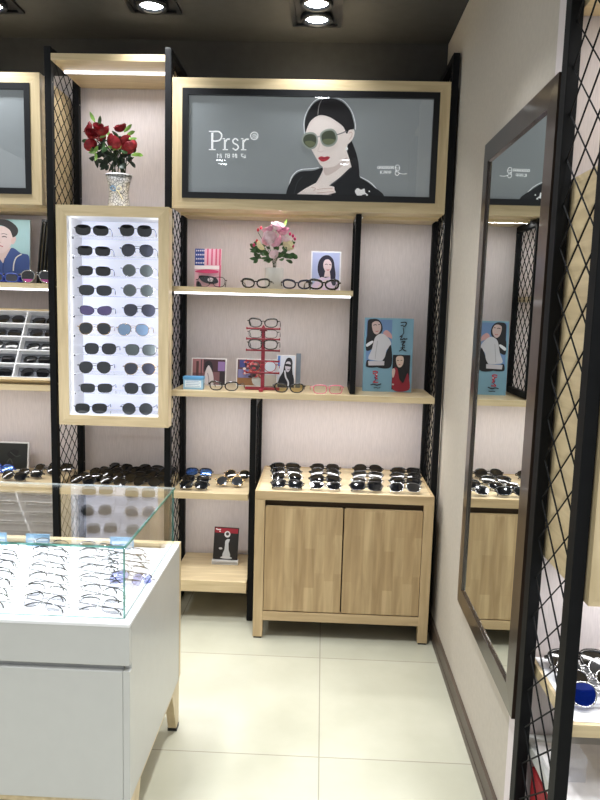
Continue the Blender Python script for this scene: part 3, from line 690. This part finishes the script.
def leaf(mb, base, tip, w, m, bend=.2):
    b, t_ = Vector(base), Vector(tip); d = t_-b; s = d.cross(Vector((random.uniform(-.4,.4), 1, random.uniform(-.4,.4)))).normalized()*w; n = s.cross(d).normalized()
    vs = []
    for i in range(6):
        v = i/5; ww = math.sin(PI*min(.98, v*.93+.05))**.8; c = b+d*v+n*(d.length*bend*math.sin(PI*v))
        vs += [c-s*ww+n*w*.25*ww, c, c+s*ww+n*w*.25*ww]
    mb.add(vs, [(i*3+j, i*3+j+1, i*3+j+4, i*3+j+3) for i in range(5) for j in range(2)], m, True)
def V_(u, v, y): return at(u, v, 1, y)
def vase(name, label, x, y, z, prof, m):
    t = thing(name, label, 'vase', (x, y, z)); MB().lathe(prof, m, 40).build('body', t); return t
y_ = 3.42; px, pz = V_(274, 286, y_)[0], SH1
WV = mat('white_ceramic', (246, 245, 243), .25, var=.01, coat=.4)
hv = V_(274, 268, y_)[2]-pz
tv = vase('flower_vase', 'plain white cylindrical vase holding pink flowers', px, y_, pz, [(.0001, 0), (.040, 0), (.044, .006), (.045, hv-.003), (.043, hv), (.040, hv-.003), (.039, .012), (.0001, .010)], WV)
t = thing('pink_bouquet', 'artificial pink and cream flower bouquet in the white vase', 'flowers', (px, y_, pz+.02))
O = Vector((px, y_, pz+.02)); PK = mat('pink_petal', (248, 176, 202), .6, var=.12, scale=60); PK2 = mat('pale_pink_petal', (250, 214, 226), .6, var=.1, scale=60)
CR = mat('cream_petal', (240, 226, 186), .6, var=.1, scale=60); DP = mat('magenta_bud', (196, 52, 108), .5); RDB = mat('red_bud', (190, 40, 60), .5)
GRN = mat('leaf_green', (62, 98, 54), .5, var=.25, scale=40); GRN2 = mat('light_leaf_green', (120, 160, 70), .5, var=.2, scale=40); STEM = mat('stem_green', (48, 66, 36), .5)
for i, (u, v, r, m) in enumerate(((269,229,.025,PK),(277,226,.026,PK2),(283,231,.025,PK),(285,239,.020,PK2),(264,241,.020,PK),(272,238,.030,PK2),(279,241,.027,PK),(266,235,.024,PK2),(259,245,.022,CR),(287,245,.024,CR),(275,254,.020,PK2))):
    yy = y_-.02-.012*(i % 3); p = V_(u, v, yy)-O; flower_petals(MB(), p-Vector((0, 0, r*.4)), r, m, 3, 6, 1.1, (.9 if i > 3 else .5, random.uniform(-.4, .4)), i).build('flower', t, fixn=False)
for i, (u, v, m) in enumerate(((258,230,RDB),(261,228,RDB),(293,236,DP),(295,239,DP),(254,245,DP),(257,241,RDB),(293,246,DP),(290,234,DP))):
    p = V_(u, v, y_-.02)-O; MB().lathe([(.0002, -.009), (.006, -.004), (.007, .002), (.0002, .011)], m, 10, (p.x, p.y), p.z).build('bud', t)
mb = MB()
for i in range(46):
    a = random.uniform(0, 2*PI); u = 274+random.uniform(-17, 17); v = 252+random.uniform(-9, 8); p = V_(u, v, y_+random.uniform(-.03, .03))-O
    sg = 1 if u > 274 else -1
    leaf(mb, p, p+Vector((sg*random.uniform(.015, .055), random.uniform(-.03, .02), random.uniform(-.02, .02))), random.uniform(.007, .012), GRN, .15)
leaf(mb, V_(283, 228, y_)-O, V_(287, 219, y_)-O, .005, GRN2)
mb.build('leaves', t, fixn=False)
mb = MB()
for u, v in ((262,245),(268,240),(274,240),(281,240),(288,247),(276,230),(258,232),(293,240)):
    mb.tube(spline([(random.uniform(-.01,.01), random.uniform(-.01,.01), 0), (random.uniform(-.008,.008), 0, hv), tuple(V_(u, v, y_)-O)], False, 4), .0016, STEM, n=5)
mb.build('stems', t)
# red roses in the patterned vase on the lit case
y_ = 3.33; vx = V_(119, 200, y_)[0]; vz = 1.9955; vt = V_(119, 176, y_)[2]-vz
def crackle():
    m = mat('vase_cracked_silver_mosaic', (190, 190, 184), .25, .3, var=.1); nt = m.node_tree; N = nt.nodes; L = nt.links
    vo = N.new('ShaderNodeTexVoronoi'); vo.feature = 'DISTANCE_TO_EDGE'; vo.inputs['Scale'].default_value = 75
    tc = [n for n in N if n.type == 'TEX_COORD'][0]; L.new(tc.outputs['Object'], vo.inputs['Vector'])
    rp = N.new('ShaderNodeValToRGB'); rp.color_ramp.elements[0].position = .0; rp.color_ramp.elements[1].position = .12
    rp.color_ramp.elements[0].color = (.07, .07, .08, 1); rp.color_ramp.elements[1].color = (.80, .80, .80, 1)
    L.new(vo.outputs['Distance'], rp.inputs[0]); L.new(rp.outputs[0], N['Principled BSDF'].inputs['Base Color']); return m
CK = crackle()
rt = .064
t = thing('mosaic_vase', 'silver mosaic glass vase waisted in the middle, on top of the lit case', 'vase', (vx, y_, vz))
MB().lathe([(.0001, 0), (.050, 0), (.052, .01), (.050, vt*.25), (.043, vt*.5), (.050, vt*.75), (rt-.003, vt), (rt-.007, vt), (.04, vt*.6), (.04, .02), (.0001, .015)], CK, 40).build('body', t)
MB().lathe([(rt-.007, vt-.001), (rt-.007, vt+.004), (rt-.001, vt+.004), (rt-.001, vt-.001)], WHITE, 40).build('rim', t)
mb = MB()
for sg in (-1, 1):
    pts = spline([(0, -.046, vt*.56), (sg*.014, -.052, vt*.66), (sg*.026, -.047, vt*.60), (sg*.012, -.050, vt*.52)], True, 4); mb.tube(pts, .0022, mat('pale_ribbon' if sg > 0 else 'blue_ribbon', (226, 220, 190) if sg > 0 else (80, 140, 190), .4), n=5, closed=True)
mb.tube(spline([(.004, -.047, vt*.56), (.018, -.050, vt*.44), (.030, -.042, vt*.30)], False, 4), .002, mat('pale_ribbon', (226, 220, 190), .4), n=5)
mb.build('ribbon', t)
t = thing('red_rose_bouquet', 'artificial dark red roses with green leaves in the silver mosaic vase', 'flowers', (vx, y_, vz+.03)); O = Vector((vx, y_, vz+.03))
RED = mat('deep_red_petal', (130, 10, 26), .6, var=.18, scale=50)
for i, (u, v, r) in enumerate(((90,127,.024),(91,134,.027),(104,131,.029),(121,128,.026),(92,145,.027),(112,142,.035),(127,140,.030),(133,146,.026),(98,127,.022),(99,136,.024),(129,146,.028))):
    p = V_(u, v, y_-.03-.012*(i % 3))-O
    flower_petals(MB(), p-Vector((0, .0, r*.35)), r, RED, 4, 5, .8, (random.uniform(.5, 1.1), (u-112)*.018), 20+i).build('rose', t, fixn=False)
mb = MB(); DG = mat('dark_rose_leaf', (30, 46, 32), .5, var=.25, scale=40)
for i in range(60):
    u = random.uniform(94, 131); v = random.uniform(136, 165); p = V_(u, v, y_+random.uniform(-.04, .03))-O
    leaf(mb, p, p+Vector((random.uniform(-.04, .04), random.uniform(-.03, .02), random.uniform(-.045, .02))), random.uniform(.008, .014), DG, .2)
for u, v, du, dv in ((95,122,-4,-8),(99,126,1,-8),(88,140,-5,1),(96,149,-6,3),(100,138,5,-4),(104,142,-2,6),(108,146,6,3),(102,133,4,-4),(98,146,-3,5),(116,149,4,-3),(120,150,6,2),(127,135,6,-3),(124,132,6,-6),(128,138,7,0),(134,153,7,2),(131,155,8,-1),(95,152,0,7),(105,128,4,6),(108,147,-5,4),(112,131,5,6),(90,145,3,7)):
    p = V_(u, v, y_-.05)-O; q = V_(u+du*1.3, v+dv*1.3, y_-.06)-O; leaf(mb, p, q, .0085, GRN2 if (u+v) % 3 else GRN, .15)
mb.build('leaves', t, fixn=False)
mb = MB()
for i in range(16):
    u = random.uniform(92, 134); v = random.uniform(138, 150)
    mb.tube(spline([(random.uniform(-.02,.02), random.uniform(-.02,.02), 0), (random.uniform(-.03,.03), random.uniform(-.02,.02), vt-.01), tuple(V_(u, v, y_-.01)-O)], False, 4), .0026, STEM, n=5)
mb.tube([tuple(V_(123, 170, y_)-O), tuple(V_(134, 157, y_)-O)], .002, STEM, n=5)
mb.build('stems', t)
# upper shelf glasses
GU = 'clear-lens glasses on the upper shelf'
def put(name, label, u, v, shelfz, dy, **k):
    p = at(u, v, 2, shelfz); eyewear(name, label, (p[0], dy, shelfz+.0008), **k)
for u, sh, fr, ln, rz, lab in ((212,'hex','gun','clear',10,'thin dark glasses in front of the pink patterned card'),(256,'cat','black','clear',-3,'black cat-eye glasses beside the white vase, left'),(297,'cat','navy','clear',4,'dark navy glasses between the white vase and the woman card'),(324,'cat','black','clear',8,'black glasses in front of the dark-haired woman card')):
    x = at(u, 284, 1, 3.30)[0]; eyewear('eyeglasses', lab, (x, 3.285, SH1+.0006), sh, ln, fr, .0037 if fr != 'gun' else .0014, rz=rz, group=GU, scale=1.05 if u != 324 else 1.15)
# long shelf items
t = thing('card_box', 'small blue and white box at the left end of the long shelf', 'box', (at(193, 385, 1, 3.31)[0], 3.31, SH2))
bw = .095; bh = .062
MB().box((-bw/2, 0, 0), (bw/2, .05, bh*.78), mat('pale_blue_box', (150, 192, 222), .5), .001).build('body', t)
MB().box((-bw/2-.002, -.002, bh*.78), (bw/2+.002, .052, bh), mat('blue_box_lid', (96, 160, 210), .5), .001).build('lid', t)
mb = MB().box((-bw/2+.008, -.0012, .010), (bw/2-.008, 0, bh*.70), mat('card_white', (228, 238, 246), .5)); mb.build('white_label', t)
mb = MB()
for i in range(4): mb.box((-bw/2+.014, -.0018, .015+i*.008), (bw/2-.014-.006*(i % 2), -.0012, .017+i*.008), mat('label_print', (110, 150, 190), .5))
mb.build('printed_lines', t)
ph = [((70, 44, 50), rectp(0, 0, 180, 110)), ((120, 82, 86), rectp(0, 55, 180, 110)), ((160, 110, 112), rectp(0, 0, 60, 60)), ((84, 60, 60), rectp(20, 10, 34, 90)), ((90, 66, 70), rectp(45, 0, 52, 100)),
      ((140, 110, 160), rectp(140, 10, 178, 50)), ((30, 26, 30), spline([(68,20),(84,8),(104,14),(112,40),(104,60),(72,60)])), ((206, 196, 198), spline([(72,110),(70,60),(86,28),(98,36),(112,60),(118,90),(112,112)])), ((120,112,120), stroke([(84,60),(92,90),(90,108)], 4)), ((46,34,40), rectp(150, 50, 180, 110))]
card('photo_card', 'dark landscape photo card leaning behind the small blue box', 'photo card', -.665, -.487, 3.50, SH2, .140, 7, ('photo_card_edge', (236, 232, 230), .5), ph, sheet(180, 110), edge=.005)
ph2 = [((90, 60, 66), rectp(0, 0, 180, 130)), ((120, 118, 160), rectp(4, 50, 60, 92)), ((140, 100, 64), rectp(0, 92, 80, 130)), ((190, 190, 186), spline([(70,90),(120,90),(114,126),(78,126)])), ((60, 66, 130), rectp(10, 4, 50, 40))]
rnd = random.Random(3)
for i in range(46): ph2.append((rnd.choice([(190,60,66),(220,200,196),(50,30,34),(150,96,70),(206,120,120)]), ell(rnd.uniform(30, 120), rnd.uniform(12, 88), rnd.uniform(4, 9), rnd.uniform(4, 8), 8)))
ph2 += [((196, 204, 214), rectp(128, 6, 180, 74)), ((184, 176, 166), rectp(128, 74, 180, 130))]
card('photo_card', 'photo card with red and white flowers behind the red eyewear stand', 'photo card', -.437, -.227, 3.52, SH2, .142, 7, ('photo_card_edge', (236, 232, 230), .5), ph2, sheet(180, 130), edge=.005)
ph3 = [((200, 204, 216), rectp(0, 0, 100, 180)), ((70, 120, 190), rectp(2, 2, 16, 60)), ((20, 22, 30), spline([(8,180),(12,130),(34,90),(40,50),(56,14),(80,16),(88,44),(82,80),(96,120),(100,180)])), ((196, 190, 200), spline([(46,50),(56,34),(74,36),(78,60),(70,86),(56,92),(46,72)])),
       ((14, 14, 18), spline([(44,48),(60,46),(84,52),(80,62),(60,60),(46,58)])), ((206, 206, 214), stroke([(44,84),(50,120),(66,150),(64,178)], 9)), ((40,40,48), stroke([(58,76),(66,78),(72,75)], 3))]
card('photo_card', 'upright black and white card of a woman in a dark headscarf', 'photo card', -.228, -.135, 3.49, SH2, .168, 7, ('photo_card_edge', (236, 232, 230), .5), ph3, sheet(100, 180), edge=.003)
card('grey_board', 'narrow grey board leaning behind the headscarf card', 'board', -.132, -.108, 3.525, SH2, .176, 7, ('grey_board_edge', (120, 130, 142), .5), None, None)
# red stand
sx = at(262.5, 380, 1, 3.38)[0]; t = thing('eyewear_stand', 'red plastic tiered eyewear stand on the long shelf', 'eyewear stand', (sx, 3.38, SH2))
RP = mat('glossy_red_plastic', (140, 22, 44), .35, coat=.3)
MB().box((-.085, -.011, 0), (.085, .011, .014), RP, .003).box((-.010, -.09, 0), (.010, .06, .012), RP, .003).build('base', t)
ztop = at(262, 327, 1, 3.38)[2]-SH2
MB().box((-.009, -.006, .012), (.009, .006, ztop), RP, .002).prism([(-.02, ztop-.02), (.02, ztop-.02), (0, ztop+.012)], -.004, .004, RP).build('pole', t)
armz = []
for v in (328.6, 339, 350.3, 361, 372.6):
    zz = at(262, v, 1, 3.38)[2]-SH2; armz.append(zz); mb = MB().tube([(-.083, -.010, zz), (.083, -.010, zz)], .0042, RP, n=8)
    for sg in (-1, 1): mb.tube([(sg*.078, -.010, zz+.001), (sg*.083, -.010, zz+.001)], .0065, RP, n=8)
    mb.build('crossbar', t)
for zz, sh, fr, lab, r in ((armz[0], 'cat', 'black', 'black glasses on the top bar of the red stand', .0026), (armz[1], 'rect', 'gun', 'thin rimmed glasses on the second bar of the red stand', .0013), (armz[2], 'wide', 'black', 'black browline glasses on the third bar of the red stand', .0024), (armz[4], 'round', 'red', 'small red glasses on the lowest bar of the red stand', .0015)):
    eyewear('eyeglasses', lab, (sx, 3.372-.018, SH2+zz+.005), sh, 'clear', fr, r, group='glasses on the red stand')
for u, v, sh, fr, ln, rz, lab, rr in ((224,388,'cat','black','clear',-4,'black cat-eye glasses with clear lenses between blue box and red stand',.0026),(289,388,'cat','black','amber',2,'black glasses with amber-tinted lenses in front of the headscarf card',.0028),(328,388,'rect','rose','clear',5,'translucent pink glasses at the right end, by the black divider',.0020)):
    x = at(u, v, 1, 3.30)[0]; eyewear('eyeglasses', lab, (x, 3.285, SH2+.0006), sh, ln, fr, rr, rz=rz, group='glasses along the long shelf front')
# blue poster
bq = [(85, 68), (522, 72), (508, 690), (70, 680)]
BLU = (126, 168, 190)
bp_ = [(BLU, [(85,68),(522,72),(508,690),(70,680)]), ((108, 140, 186), [(100,82),(330,84),(322,480),(96,476)]),
 ((24,24,30), spline([(112,96),(160,78),(205,84),(236,120),(240,180),(190,240),(180,290),(150,330),(100,340),(98,250),(110,200)])),
 ((208,184,180), spline([(150,115),(180,98),(212,104),(230,140),(222,180),(196,206),(168,196),(152,160)])), ((205,160,160), spline([(250,190),(280,170),(320,200),(330,240),(300,230),(262,215)])),
 ((206,206,214), spline([(180,230),(240,200),(300,240),(322,290),(280,340),(258,420),(150,420),(120,400),(150,330)])), ((150,150,160), stroke([(200,260),(190,330),(180,410)], 4)), ((20,20,26), spline([(322,300),(322,478),(180,474),(250,430),(286,340)])),
 ((20,20,26), spline([(104,478),(110,420),(150,440),(200,478)])), ((200,196,204), [(118,430),(264,428),(262,464),(122,466)]), ((230,232,240), spline([(98,290),(150,260),(160,275),(110,310)])),
 ((40,30,40), stroke([(160,132),(180,126),(190,132)], 6)), ((40,30,40), stroke([(204,126),(218,124)], 6)), ((180,70,80), stroke([(180,180),(196,182),(206,176)], 5)),
 ((26,20,26), [(340,375),(495,376),(486,668),(330,664)]),
 ((14,12,16), spline([(360,404),(380,378),(424,376),(446,410),(450,470),(474,530),(450,590),(420,615),(392,580),(372,500)])),
 ((214,190,176), spline([(368,400),(386,384),(420,384),(436,404),(432,450),(410,478),(386,474),(370,440)])),
 ((142,30,48), spline([(350,500),(380,490),(398,570),(420,615),(450,590),(470,530),(484,560),(486,668),(342,666)])), ((205,180,170), spline([(334,500),(352,488),(362,510),(350,560),(336,560)])), ((200,190,186), stroke([(334,622),(352,624)], 12)),
 ((40,30,40), stroke([(376,422),(394,420)], 5)), ((40,30,40), stroke([(408,420),(424,420)], 5)), ((190,60,70), stroke([(392,456),(408,456)], 5)),
 # brush lettering
 ((14,14,18), stroke([(404,106),(450,104),(446,130),(424,142)], 9)), ((14,14,18), stroke([(404,132),(430,126)], 8)), ((14,14,18), stroke([(426,150),(432,190),(420,206)], 7)),
 ((14,14,18), stroke([(396,226),(420,212),(404,250),(440,236)], 9)), ((14,14,18), stroke([(436,244),(466,240)], 10)), ((14,14,18), stroke([(406,268),(446,262),(420,288),(444,296)], 9)), ((14,14,18), stroke([(428,256),(424,300)], 6)),
 ((14,14,18), stroke([(404,318),(446,308)], 7)), ((14,14,18), stroke([(424,300),(416,330),(392,344)], 8)), ((14,14,18), stroke([(422,318),(436,336),(458,342)], 8)),
 # small red figure and caption
 ((190,50,66), stroke([(160,520),(180,514),(204,520),(184,536),(162,530)], 9)), ((190,50,66), stroke([(180,545),(200,552),(184,566),(204,578)], 10)), ((190,50,66), stroke([(186,590),(166,606),(210,606)], 9)), ((230,220,220), ell(196, 540, 7, 6, 10)), ((40,60,110), stroke([(176,560),(190,590)], 6)),
 ((20,24,34), stroke([(142,628),(170,622),(200,630),(238,618)], 9)), ((20,24,34), stroke([(170,654),(190,650),(210,654),(230,650)], 6))]
t = card('advert_board', 'light blue advertising board with two photos of women and brush lettering', 'advertising board', .208, .452, 3.47, SH2, .368, 3, ('blue_board_edge', (84, 140, 176), .5), bp_, bq, th=.018)
# black card on the lowest shelf
bc = [((24, 22, 26), rectp(0, 0, 130, 170)), ((140, 24, 44), rectp(4, 4, 126, 30)), ((226, 226, 230), stroke([(8,10),(20,14),(34,12)], 4)), ((214, 214, 220), ell(70, 36, 16, 17, 16)), ((60, 58, 62), ell(70, 34, 9, 9, 12)), ((200, 204, 210), spline([(62,70),(84,62),(76,100),(90,150),(50,152),(60,110)])),
      ((210,210,214), spline([(40,158),(70,148),(100,158),(90,164),(50,164)])), ((200,200,206), ell(38, 112, 10, 6, 10)), ((226,226,226), rectp(26, 20, 34, 24))]
t = card('display_card', 'black card with red top strip and pale figure on the lowest shelf', 'display card', -.543, -.413, 3.50, SH0+.0235, .170, 8, ('black_card_board', (30, 26, 28), .4), bc, sheet(130, 170))
t.rotation_euler[1] = math.radians(1.5)
hb = MB().box((-.069, -.010, 0), (.069, .020, .022), mat('white_holder_plastic', (232, 232, 236), .3)).box((-.066, -.012, .006), (.066, -.010, .009), mat('groove_grey', (150, 150, 150), .5)).box((-.066, -.012, .013), (.066, -.010, .015), mat('groove_grey', (150, 150, 150), .5)).build('card_holder', None, (-.478, 3.495, SH0+.0005))
tag(hb, 'white ridged holder under the black card on the lowest shelf', 'card holder')
# sunglasses on small shelf
for u, v, sh, ln, fr, lab in ((198,474,'wide','sky','black','blue mirrored sunglasses at the back left of the small shelf'),(195,481,'rect','black','black','black sunglasses in the middle of the left column, small shelf'),(193,487,'rect','black','black','black sunglasses at the front left of the small shelf'),(237,477,'round','black','gold','round black sunglasses at the back right of the small shelf'),(229,484,'round','grey','gold','gold-rimmed grey sunglasses at the front right of the small shelf')):
    p = at(u, v+4, 2, .6575); eyewear('sunglasses', lab, (p[0], p[1], .669), sh, ln, fr, .002 if fr == 'black' else .0014, True, tilt=42, rz=-2, group='sunglasses on the small shelf')
# rose bay lower shelf: three slanting columns of sunglasses
for c, u0 in enumerate((98, 134, 167)):
    for i in range(5 if c < 2 else 5):
        y = 3.31+.070*i; x = -1.13+c*.168+.030*(i-2)
        x = min(max(x, -1.178), -.835)
        eyewear('sunglasses', 'dark sunglasses under the lit case, %s column from left, %s from the front' % (ORD[c], ORD[i]), (x, y, .669+.0005*i), ['wide','rect','aviator','cat','hex'][(i+c) % 5], 'black', 'black' if (i+c) % 2 else 'gun', .002, True, tilt=45, rz=-16+c*4, group='sunglasses below the lit case')
# left bay
for i in range(4):
    y = 3.34+.075*i
    eyewear('sunglasses', 'black sunglasses on the low left shelf beside the mesh frame, %s from the front' % ORD[i], (-1.535+.05*i, y, .669), ['wide','rect','aviator','wide'][i], 'black', 'black', .0022, True, tilt=42, rz=-14, group='sunglasses on the low left shelf')
    if i < 3: eyewear('sunglasses', 'blue mirrored sunglasses on the low left shelf before the framed picture, %s from front' % ORD[i], (-1.74+.035*i, y, .669), ['rect','wide','wide'][i], ['navy', 'blue', 'sky'][i], 'blue' if i else 'black', .002, True, tilt=42, rz=-14, group='blue sunglasses on the low left shelf')
pf = [((34, 36, 34), rectp(0, 0, 200, 100)), ((20, 20, 22), spline([(130,40),(150,24),(170,30),(160,52),(140,60)])), ((64, 66, 64), stroke([(140,34),(160,50),(176,46)], 3)), ((70, 70, 66), stroke([(130,76),(140,60),(150,78)], 4)), ((190, 180, 140), rectp(20, 50, 26, 62)), ((48, 50, 48), rectp(60, 10, 64, 90))]
card('framed_picture', 'dark picture with white frame on the low left shelf', 'picture', -1.88, -1.552, 3.575, .6575, .155, 8, ('white_frame', (226, 226, 226), .4), pf, sheet(200, 100), edge=.008)
# portrait canvas, 507x800 sheet (coordinates of the sketch, extends left of it)
po = [((168, 206, 212), [(-420, 95), (275, 100), (240, 720), (-420, 720)]),
 ((64, 88, 150), spline([(-260,700),(-220,470),(-120,400),(-60,420),(10,470),(100,370),(180,420),(248,445),(246,600),(236,712),(0,712)])),
 ((218, 196, 194), [(-40, 380), (60, 380), (100, 360), (40, 470), (20, 520), (-30, 440)]),
 ((224, 204, 204), spline([(-120,250),(-90,180),(-10,160),(70,180),(110,240),(104,320),(76,376),(30,416),(-30,424),(-90,380),(-118,310)])),
 ((218, 190, 188), spline([(104,280),(136,262),(142,290),(122,330),(102,332)])),
 ((40, 38, 42), spline([(-130,230),(-110,130),(-30,104),(60,100),(130,140),(164,190),(156,240),(122,268),(112,262),(90,200),(20,158),(-60,160),(-110,210)])),
 ((70, 56, 60), stroke([(20,268),(40,262),(62,270)], 9)), ((70, 56, 60), stroke([(-60,266),(-40,260),(-22,268)], 9)), ((70,60,66), stroke([(14,240),(40,236),(68,246)], 5)), ((200,170,168), stroke([(-4,270),(-8,310),(8,322)], 7)), ((196,104,116), stroke([(-26,356),(0,352),(26,360)], 9)),
 ((224, 226, 220), stroke([(188,428),(140,460),(116,520),(108,590)], 11)), ((224, 226, 220), stroke([(-160,470),(-130,520),(-120,600)], 11)), ((40, 60, 116), stroke([(40,470),(20,560),(24,650)], 6))]
xr = at(28, 250, 1, 3.52)[0]
card('portrait_canvas', 'portrait canvas of a person in a black beret and blue overalls', 'portrait', xr-.40, xr, 3.53, SH1-.004, .325, 4, ('canvas_board', (206, 218, 222), .6), po, [(-420, 96), (275, 100), (240, 716), (-420, 716)], th=.012)
t = thing('slatted_frame', 'black slatted folding frame leaning beside the portrait canvas', 'folded frame', (at(43, 280, 1, 3.50)[0], 3.50, SH1-.004), (-math.radians(5), math.radians(4), 0))
mb = MB()
for i in range(5):
    xx = -.036+i*.016; mb.box((xx, .002*i, 0), (xx+.006, .018+.002*i, .325), BLKP, .001)
mb.box((-.036, .0, .315), (.036, .012, .327), BLKP).build('slats', t)
MB().box((-.034, .022, .01), (.034, .026, .31), mat('kraft_board', (120, 108, 84), .7)).build('backing', t)
for x, sh, ln, fr, lab, sc in ((-1.40, 'wide', 'magenta', 'silver', 'magenta-tinted silver-rimmed sunglasses before the slatted frame', 1.1),):
    pass
eyewear('sunglasses', 'black sunglasses with rose lower lens beside the portrait canvas', (at(31, 280, 1, 3.30)[0]+.035, 3.285, SH1-.0035), 'aviator', 'tworose', 'silver', .002, rz=6, scale=1.2, group='sunglasses before the portrait canvas')
eyewear('sunglasses', 'blue-framed sunglasses at the left photo edge before the portrait', (at(5, 280, 1, 3.30)[0]+.0, 3.29, SH1-.0035), 'wide', 'navy', 'blue', .003, rz=10, scale=1.0, group='sunglasses before the portrait canvas')
eyewear('sunglasses', 'blue mirrored sunglasses behind the blue-framed pair by the portrait', (at(10, 280, 1, 3.42)[0], 3.44, SH1-.0035), 'wide', 'blue', 'navy', .003, rz=20, scale=1.0, group='sunglasses before the portrait canvas')
# tilted compartment tray
tilt = math.radians(58); ty, tz = 3.268, 1.183
xd = -1.488; xr = -1.287; cwid = .188
t = thing('compartment_tray', 'white compartment tray in birch surround, tilted on the left shelf', 'tray', (xd, ty, tz), (tilt-PI/2+PI/2, 0, 0))
# local: x right, y up the slope, z out of the tray
TL_ = .385; DP = .04; xw0 = -cwid*2-.16
mb = MB().box((xw0, 0, -DP), (xr-xd, .012, .002), WX).box((xw0, TL_, -DP), (xr-xd, TL_+.012, .002), WX).box((xr-xd-.010, .012, -DP), (xr-xd, TL_, .002), WY).box((xw0, .012, -DP), (xw0+.01, TL_, .002), WY)
mb.build('wooden_surround', t)
MB().box((xw0+.01, .012, -DP), (xr-xd-.01, TL_, -DP+.004), mat('tray_grey_felt', (130, 132, 138), .8)).build('tray_floor', t)
mb = MB()
ps = (TL_-.012)/5
for i in range(6): yy = .012+i*ps; mb.box((xw0+.01, max(.012, yy-.003), -DP+.004), (xr-xd-.01, min(TL_, yy+.003), .004), WHITE)
for xx in (xr-xd-.014, 0, -cwid, -cwid*2): mb.box((xx-.003, .015, -DP+.004), (xx+.003, TL_-.003, .0045), WHITE)
mb.build('dividers', t)
Rt = Euler((tilt, 0, 0)).to_matrix()
for c in range(3):
    for i in range(5):
        loc = Vector((xd, ty, tz))+Rt@Vector((cwid/2-cwid*c-(.004 if c == 0 else 0), .012+ps*i+.012, -DP+.018))
        e = eyewear('sunglasses', 'black sunglasses in the tilted tray, %s row from top, %s column from right' % (ORD[4-i], ORD[c]), loc, ['aviator','wide','rect','hex','rect'][(i+c) % 5], 'black', 'black' if (i+c) % 2 else 'gun', .002, True, group='sunglasses in the tilted tray')
        e.rotation_euler = Euler((tilt-PI/2+math.radians(-8), 0, 0))

# ------------------------------------------------------------------ wall mirror
my0, my1, mz0, mz1 = 1.815, 2.605, .437, 2.151
t = thing('wall_mirror', 'tall wall mirror in glossy dark brown frame on the right wall', 'mirror', (WX_R, my0+.008, mz0-.002), (math.radians(.5), 0, 0))
def mring(mb, b0, b1, x0, x1, m):
    Y, Z = my1-my0, mz1-mz0
    o = [(b0, b0), (Y-b0, b0), (Y-b0, Z-b0), (b0, Z-b0)]; i_ = [(b1, b1), (Y-b1, b1), (Y-b1, Z-b1), (b1, Z-b1)]
    for k in range(4):
        j = (k+1) % 4
        q = [(x0, *o[k]), (x0, *o[j]), (x1, *i_[j]), (x1, *i_[k])]; bk = [(-.002, *o[k]), (-.002, *o[j]), (-.002, *i_[j]), (-.002, *i_[k])]
        mb.add(q+bk, [(0,1,2,3), (7,6,5,4), (0,4,5,1), (2,6,7,3)], m)
    return mb
mring(MB(), 0, .068, -.018, -.020, BROWN).build('frame', t)
mring(MB(), .0685, .076, -.019, -.013, mat('dark_frame_lip', (40, 34, 32), .25, .2, coat=.5)).build('inner_lip', t)
mm = bpy.data.materials.new('mirror_silver'); mm.use_nodes = True; b = mm.node_tree.nodes['Principled BSDF']
b.inputs['Base Color'].default_value = (.86, .89, .87, 1); b.inputs['Metallic'].default_value = 1; b.inputs['Roughness'].default_value = .0
MB().box((-.012, .070, .070), (-.008, my1-my0-.070, mz1-mz0-.070), mm).build('mirror_glass', t)

# ------------------------------------------------------------------ right foreground shelf unit
shelf(.597, 1.6, 1.495, 1.81, .628, .030, 'white-topped birch shelf behind the right foreground mesh frame')
o = MB().box((.606, 1.506, .6282), (1.6, 1.805, .6305), TRAYW).build('shelf_liner'); tag(o, 'white liner sheet on the shelf in the right foreground', 'shelf liner')
shelf(.597, 1.6, 1.50, 1.81, .40, .03, 'lowest shelf at the bottom right corner', m=LAM)
for i, (ln, fr) in enumerate((('blue', 'silver'), ('black', 'silver'), ('grey', 'silver'), ('black', 'black'))):
    for c in range(2):
        eyewear('sunglasses', '%s sunglasses on the right foreground shelf, %s from the front, %s column' % ({'blue': 'blue mirrored', 'grey': 'dark grey', 'black': 'black'}[ln]+('' if i != 3 else ' thick-rimmed'), ORD[i], ['left', 'right'][c]),
                (.690+.18*c+.003*i, 1.545+.058*i, .643), ['aviator','aviator','round','wide'][i], ln, fr, .003 if fr == 'black' else .0018, True, tilt=46, rz=4, group='sunglasses on the right foreground shelf', scale=1.22)
o = MB().box((.61, 1.52, .4005), (.90, 1.76, .410), mat('white_paper_stack', (236, 232, 232), .5)).build('paper_stack'); tag(o, 'white printed paper stack on the lowest right shelf', 'paper')
o = MB().box((.615, 1.60, .4105), (.685, 1.66, .475), ACRY, .002).build('acrylic_block'); tag(o, 'clear acrylic block on the white papers at lower right', 'acrylic block')
o = MB().box((.605, 1.60, 0), (.73, 1.76, .34), mat('red_carton', (150, 28, 36), .5), .003).build('red_carton'); tag(o, 'red carton on the floor under the right foreground shelf', 'box')

# ------------------------------------------------------------------ light and output
w = bpy.data.worlds.new('world'); SC.world = w; w.use_nodes = True
w.node_tree.nodes['Background'].inputs[0].default_value = (.93, .97, 1, 1); w.node_tree.nodes['Background'].inputs[1].default_value = .65
SC.view_settings.view_transform = 'Standard'; SC.view_settings.look = 'None'; SC.view_settings.gamma = 1; SC.view_settings.use_curve_mapping = False
SC.view_settings.exposure = 0.16
